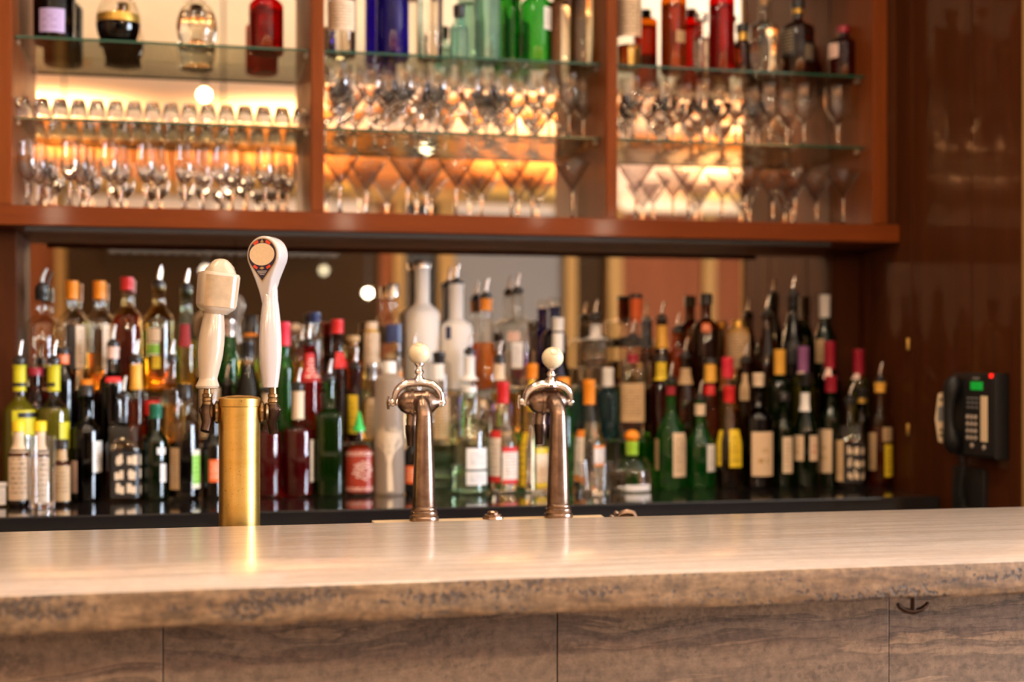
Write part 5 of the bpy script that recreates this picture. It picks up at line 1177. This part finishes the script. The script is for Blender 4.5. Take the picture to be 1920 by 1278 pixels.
# ------------------------------------------------------------------ glassware
def copy_thing(root, loc, label, rz=0.0):
    r = root.copy(); COL.objects.link(r); r.location = loc; r.rotation_euler = (0, 0, rz); r['label'] = label
    for ch in root.children:
        c = ch.copy(); COL.objects.link(c); c.parent = r
    return r
def goblet(name, cat, prof_bowl, stem_r, foot_r, hs, grp, mat='drink'):
    t = thing(name, (0, 0, -9), 'x', cat, 0, grp)
    MB().lathe(prof_bowl, 28).build('bowl', M[mat], t, smooth=60)
    MB().lathe([(0, .0), (foot_r, .0), (foot_r, .0015), (foot_r * .5, .004), (stem_r * 1.6, .009), (stem_r, .018), (stem_r * .95, hs * .6), (stem_r * 1.3, hs - .004), (stem_r * 1.6, hs + .0026), (0, hs + .0028)], 20).build('stem', M['stem'], t, smooth=60)
    return t
class Kind:
    def __init__(s, root): s.root = root; s.used = False
    def put(s, loc, label):
        if not s.used: s.used = True; s.root.location = loc; s.root['label'] = label; return s.root
        return copy_thing(s.root, loc, label, random.uniform(-3, 3))
def hl(f): return f
# martini glasses: two staggered ranks on the ledge
hs = .078
mart = Kind(goblet('martini_glass', 'glass', [(0, hs + .004), (.003, hs + .0042), (.052, .158), (.0525, .160), (.0518, .160), (.0505, .157), (.0020, hs + .0066), (0, hs + .0066)], .0038, .036, hs, 'martini glasses on the wooden ledge', 'cone'))
ZG = ZL1 + .0006
def rank(kind, pxs, Y, z, fmt, seq=None):
    for i, px in enumerate(pxs):
        p = at(px, HY, Y); kind.put((p.x, Y, z), fmt % ORD[i])
rank(mart, (638, 764, 855, 958, 1073), 3.875, ZG, 'wide martini glass in the front rank of the middle bay ledge, %s from the left')
rank(mart, (688, 800, 903, 998), 3.995, ZG, 'wide martini glass in the rear rank of the middle bay ledge, %s from the left')
rank(mart, (1192, 1290, 1398, 1490, 1580), 3.875, ZG, 'wide martini glass in the front rank of the right bay ledge, %s from the left')
rank(mart, (1262, 1354, 1448, 1530), 3.995, ZG, 'wide martini glass in the rear rank of the right bay ledge, %s from the left')
# cordial goblets on the left bay ledge
hs2 = .066
gob = Kind(goblet('cordial_glass', 'glass', [(0, hs2 + .003), (.003, hs2 + .0032), (.014, hs2 + .010), (.022, hs2 + .026), (.0255, hs2 + .050), (.0245, hs2 + .080), (.0215, hs2 + .108), (.0207, hs2 + .108), (.0235, hs2 + .080), (.0245, hs2 + .050), (.021, hs2 + .027), (.012, hs2 + .012), (.002, hs2 + .007), (0, hs2 + .007)], .0042, .027, hs2, 'stemmed cordial glasses on the ledge of the left bay'))
rank(gob, (52, 132, 205, 274, 346, 415, 497), 3.862, ZG, 'stemmed cordial glass in the front rank of the left bay ledge, %s from the left')
rank(gob, (72, 150, 226, 297, 380, 436, 521), 3.925, ZG, 'stemmed cordial glass in the middle rank of the left bay ledge, %s from the left')
rank(gob, (91, 164, 463, 538), 3.988, ZG, 'stemmed cordial glass in the rear rank of the left bay ledge, %s from the left')
# upturned tumblers on the lower glass shelf of the left bay
tumb = MB().lathe([(.0222, 0), (.0234, 0), (.0232, .008), (.0215, .030), (.0165, .053), (.0145, .0565), (0, .057), (0, .045), (.0125, .045), (.0152, .042), (.0202, .028), (.0222, .008), (.0222, 0)], 24).build('tumbler', M['drink'], smooth=50)
tag(tumb, 'x', 'glass', 'upturned tumblers on the glass shelf of the left bay')
tk = Kind(tumb)
rank(tk, [43 + 34.7 * i for i in range(16)], 3.90, ZS2 + .0096, 'small tumbler upside down on the left bay shelf, %s from the left')
# sour glasses on the lower glass shelf of the middle and right bays
hs3 = .066
sour = Kind(goblet('cocktail_glass', 'glass', [(0, hs3 + .003), (.003, hs3 + .0032), (.022, hs3 + .024), (.036, hs3 + .048), (.0385, hs3 + .060), (.037, hs3 + .112), (.0362, hs3 + .112), (.0375, hs3 + .060), (.035, hs3 + .049), (.021, hs3 + .026), (.002, hs3 + .008), (0, hs3 + .008)], .0040, .030, hs3, 'stemmed cocktail glasses on the glass shelf'))
rank(sour, (634, 695, 757, 819, 882, 943, 1003, 1066), 3.893, ZS2 + .0096, 'stemmed cocktail glass in the front rank of the middle bay shelf, %s from the left')
rank(sour, (662, 724, 785, 846, 908, 968, 1030, 1092), 3.9705, ZS2 + .0096, 'stemmed cocktail glass in the second rank of the middle bay shelf, %s from the left')
rank(sour, (640, 745, 815, 925), 4.048, ZS2 + .0096, 'stemmed cocktail glass in the rear rank of the middle bay shelf, %s from the left')
rank(sour, (1186, 1250, 1318, 1380, 1442, 1506, 1570), 3.893, ZS2 + .0096, 'stemmed cocktail glass in the front rank of the right bay shelf, %s from the left')
rank(sour, (1215, 1282, 1348, 1410, 1474), 3.9705, ZS2 + .0096, 'stemmed cocktail glass in the second rank of the right bay shelf, %s from the left')
rank(sour, (1180, 1262, 1330, 1420), 4.048, ZS2 + .0096, 'stemmed cocktail glass in the rear rank of the right bay shelf, %s from the left')
# highball glass and rocks glass on the counter
p = at(79, HY, 3.660); hb = thing('highball_glass', (p.x, 3.66, ZCNT + .0006), 'empty straight highball glass at the front left of the back counter', 'glass')
Hh = .178; MB().lathe([(0, 0), (.029, 0), (.030, .003), (.032, Hh), (.0308, Hh), (.0285, .018), (0, .018)], 32).build('glass_wall', M['drink'], hb)
MB().lathe([(0, .0006), (.0280, .0006), (.0286, .017), (0, .0175)], 32).build('thick_base', M['stem'], hb)
p = at(1116, HY, 3.735); rg = thing('rocks_glass', (p.x, 3.735, ZCNT + .0006), 'empty wide rocks glass in front of the orange-necked bottle', 'glass')
MB().lathe([(0, 0), (.040, 0), (.041, .003), (.0485, .088), (.0473, .088), (.040, .012), (0, .012)], 36, ).build('glass_wall', M['drink'], rg)
MB().lathe([(0, .0006), (.0392, .0006), (.0398, .0112), (0, .0115)], 36).build('thick_base', M['stem'], rg)

# ------------------------------------------------------------------ view
vs_ = SC.view_settings
SC.display_settings.display_device = 'sRGB'
vs_.view_transform = 'Standard'; vs_.look = 'None'; vs_.gamma = 1.0; vs_.use_curve_mapping = False; vs_.exposure = EXPO
cy = SC.cycles
cy.max_bounces = 14; cy.transmission_bounces = 12; cy.glossy_bounces = 6; cy.diffuse_bounces = 3; cy.transparent_max_bounces = 48
cy.sample_clamp_indirect = 20.0; cy.blur_glossy = 0.5; cy.caustics_reflective = False; cy.caustics_refractive = True
cy.use_denoising = True; cy.use_light_tree = True
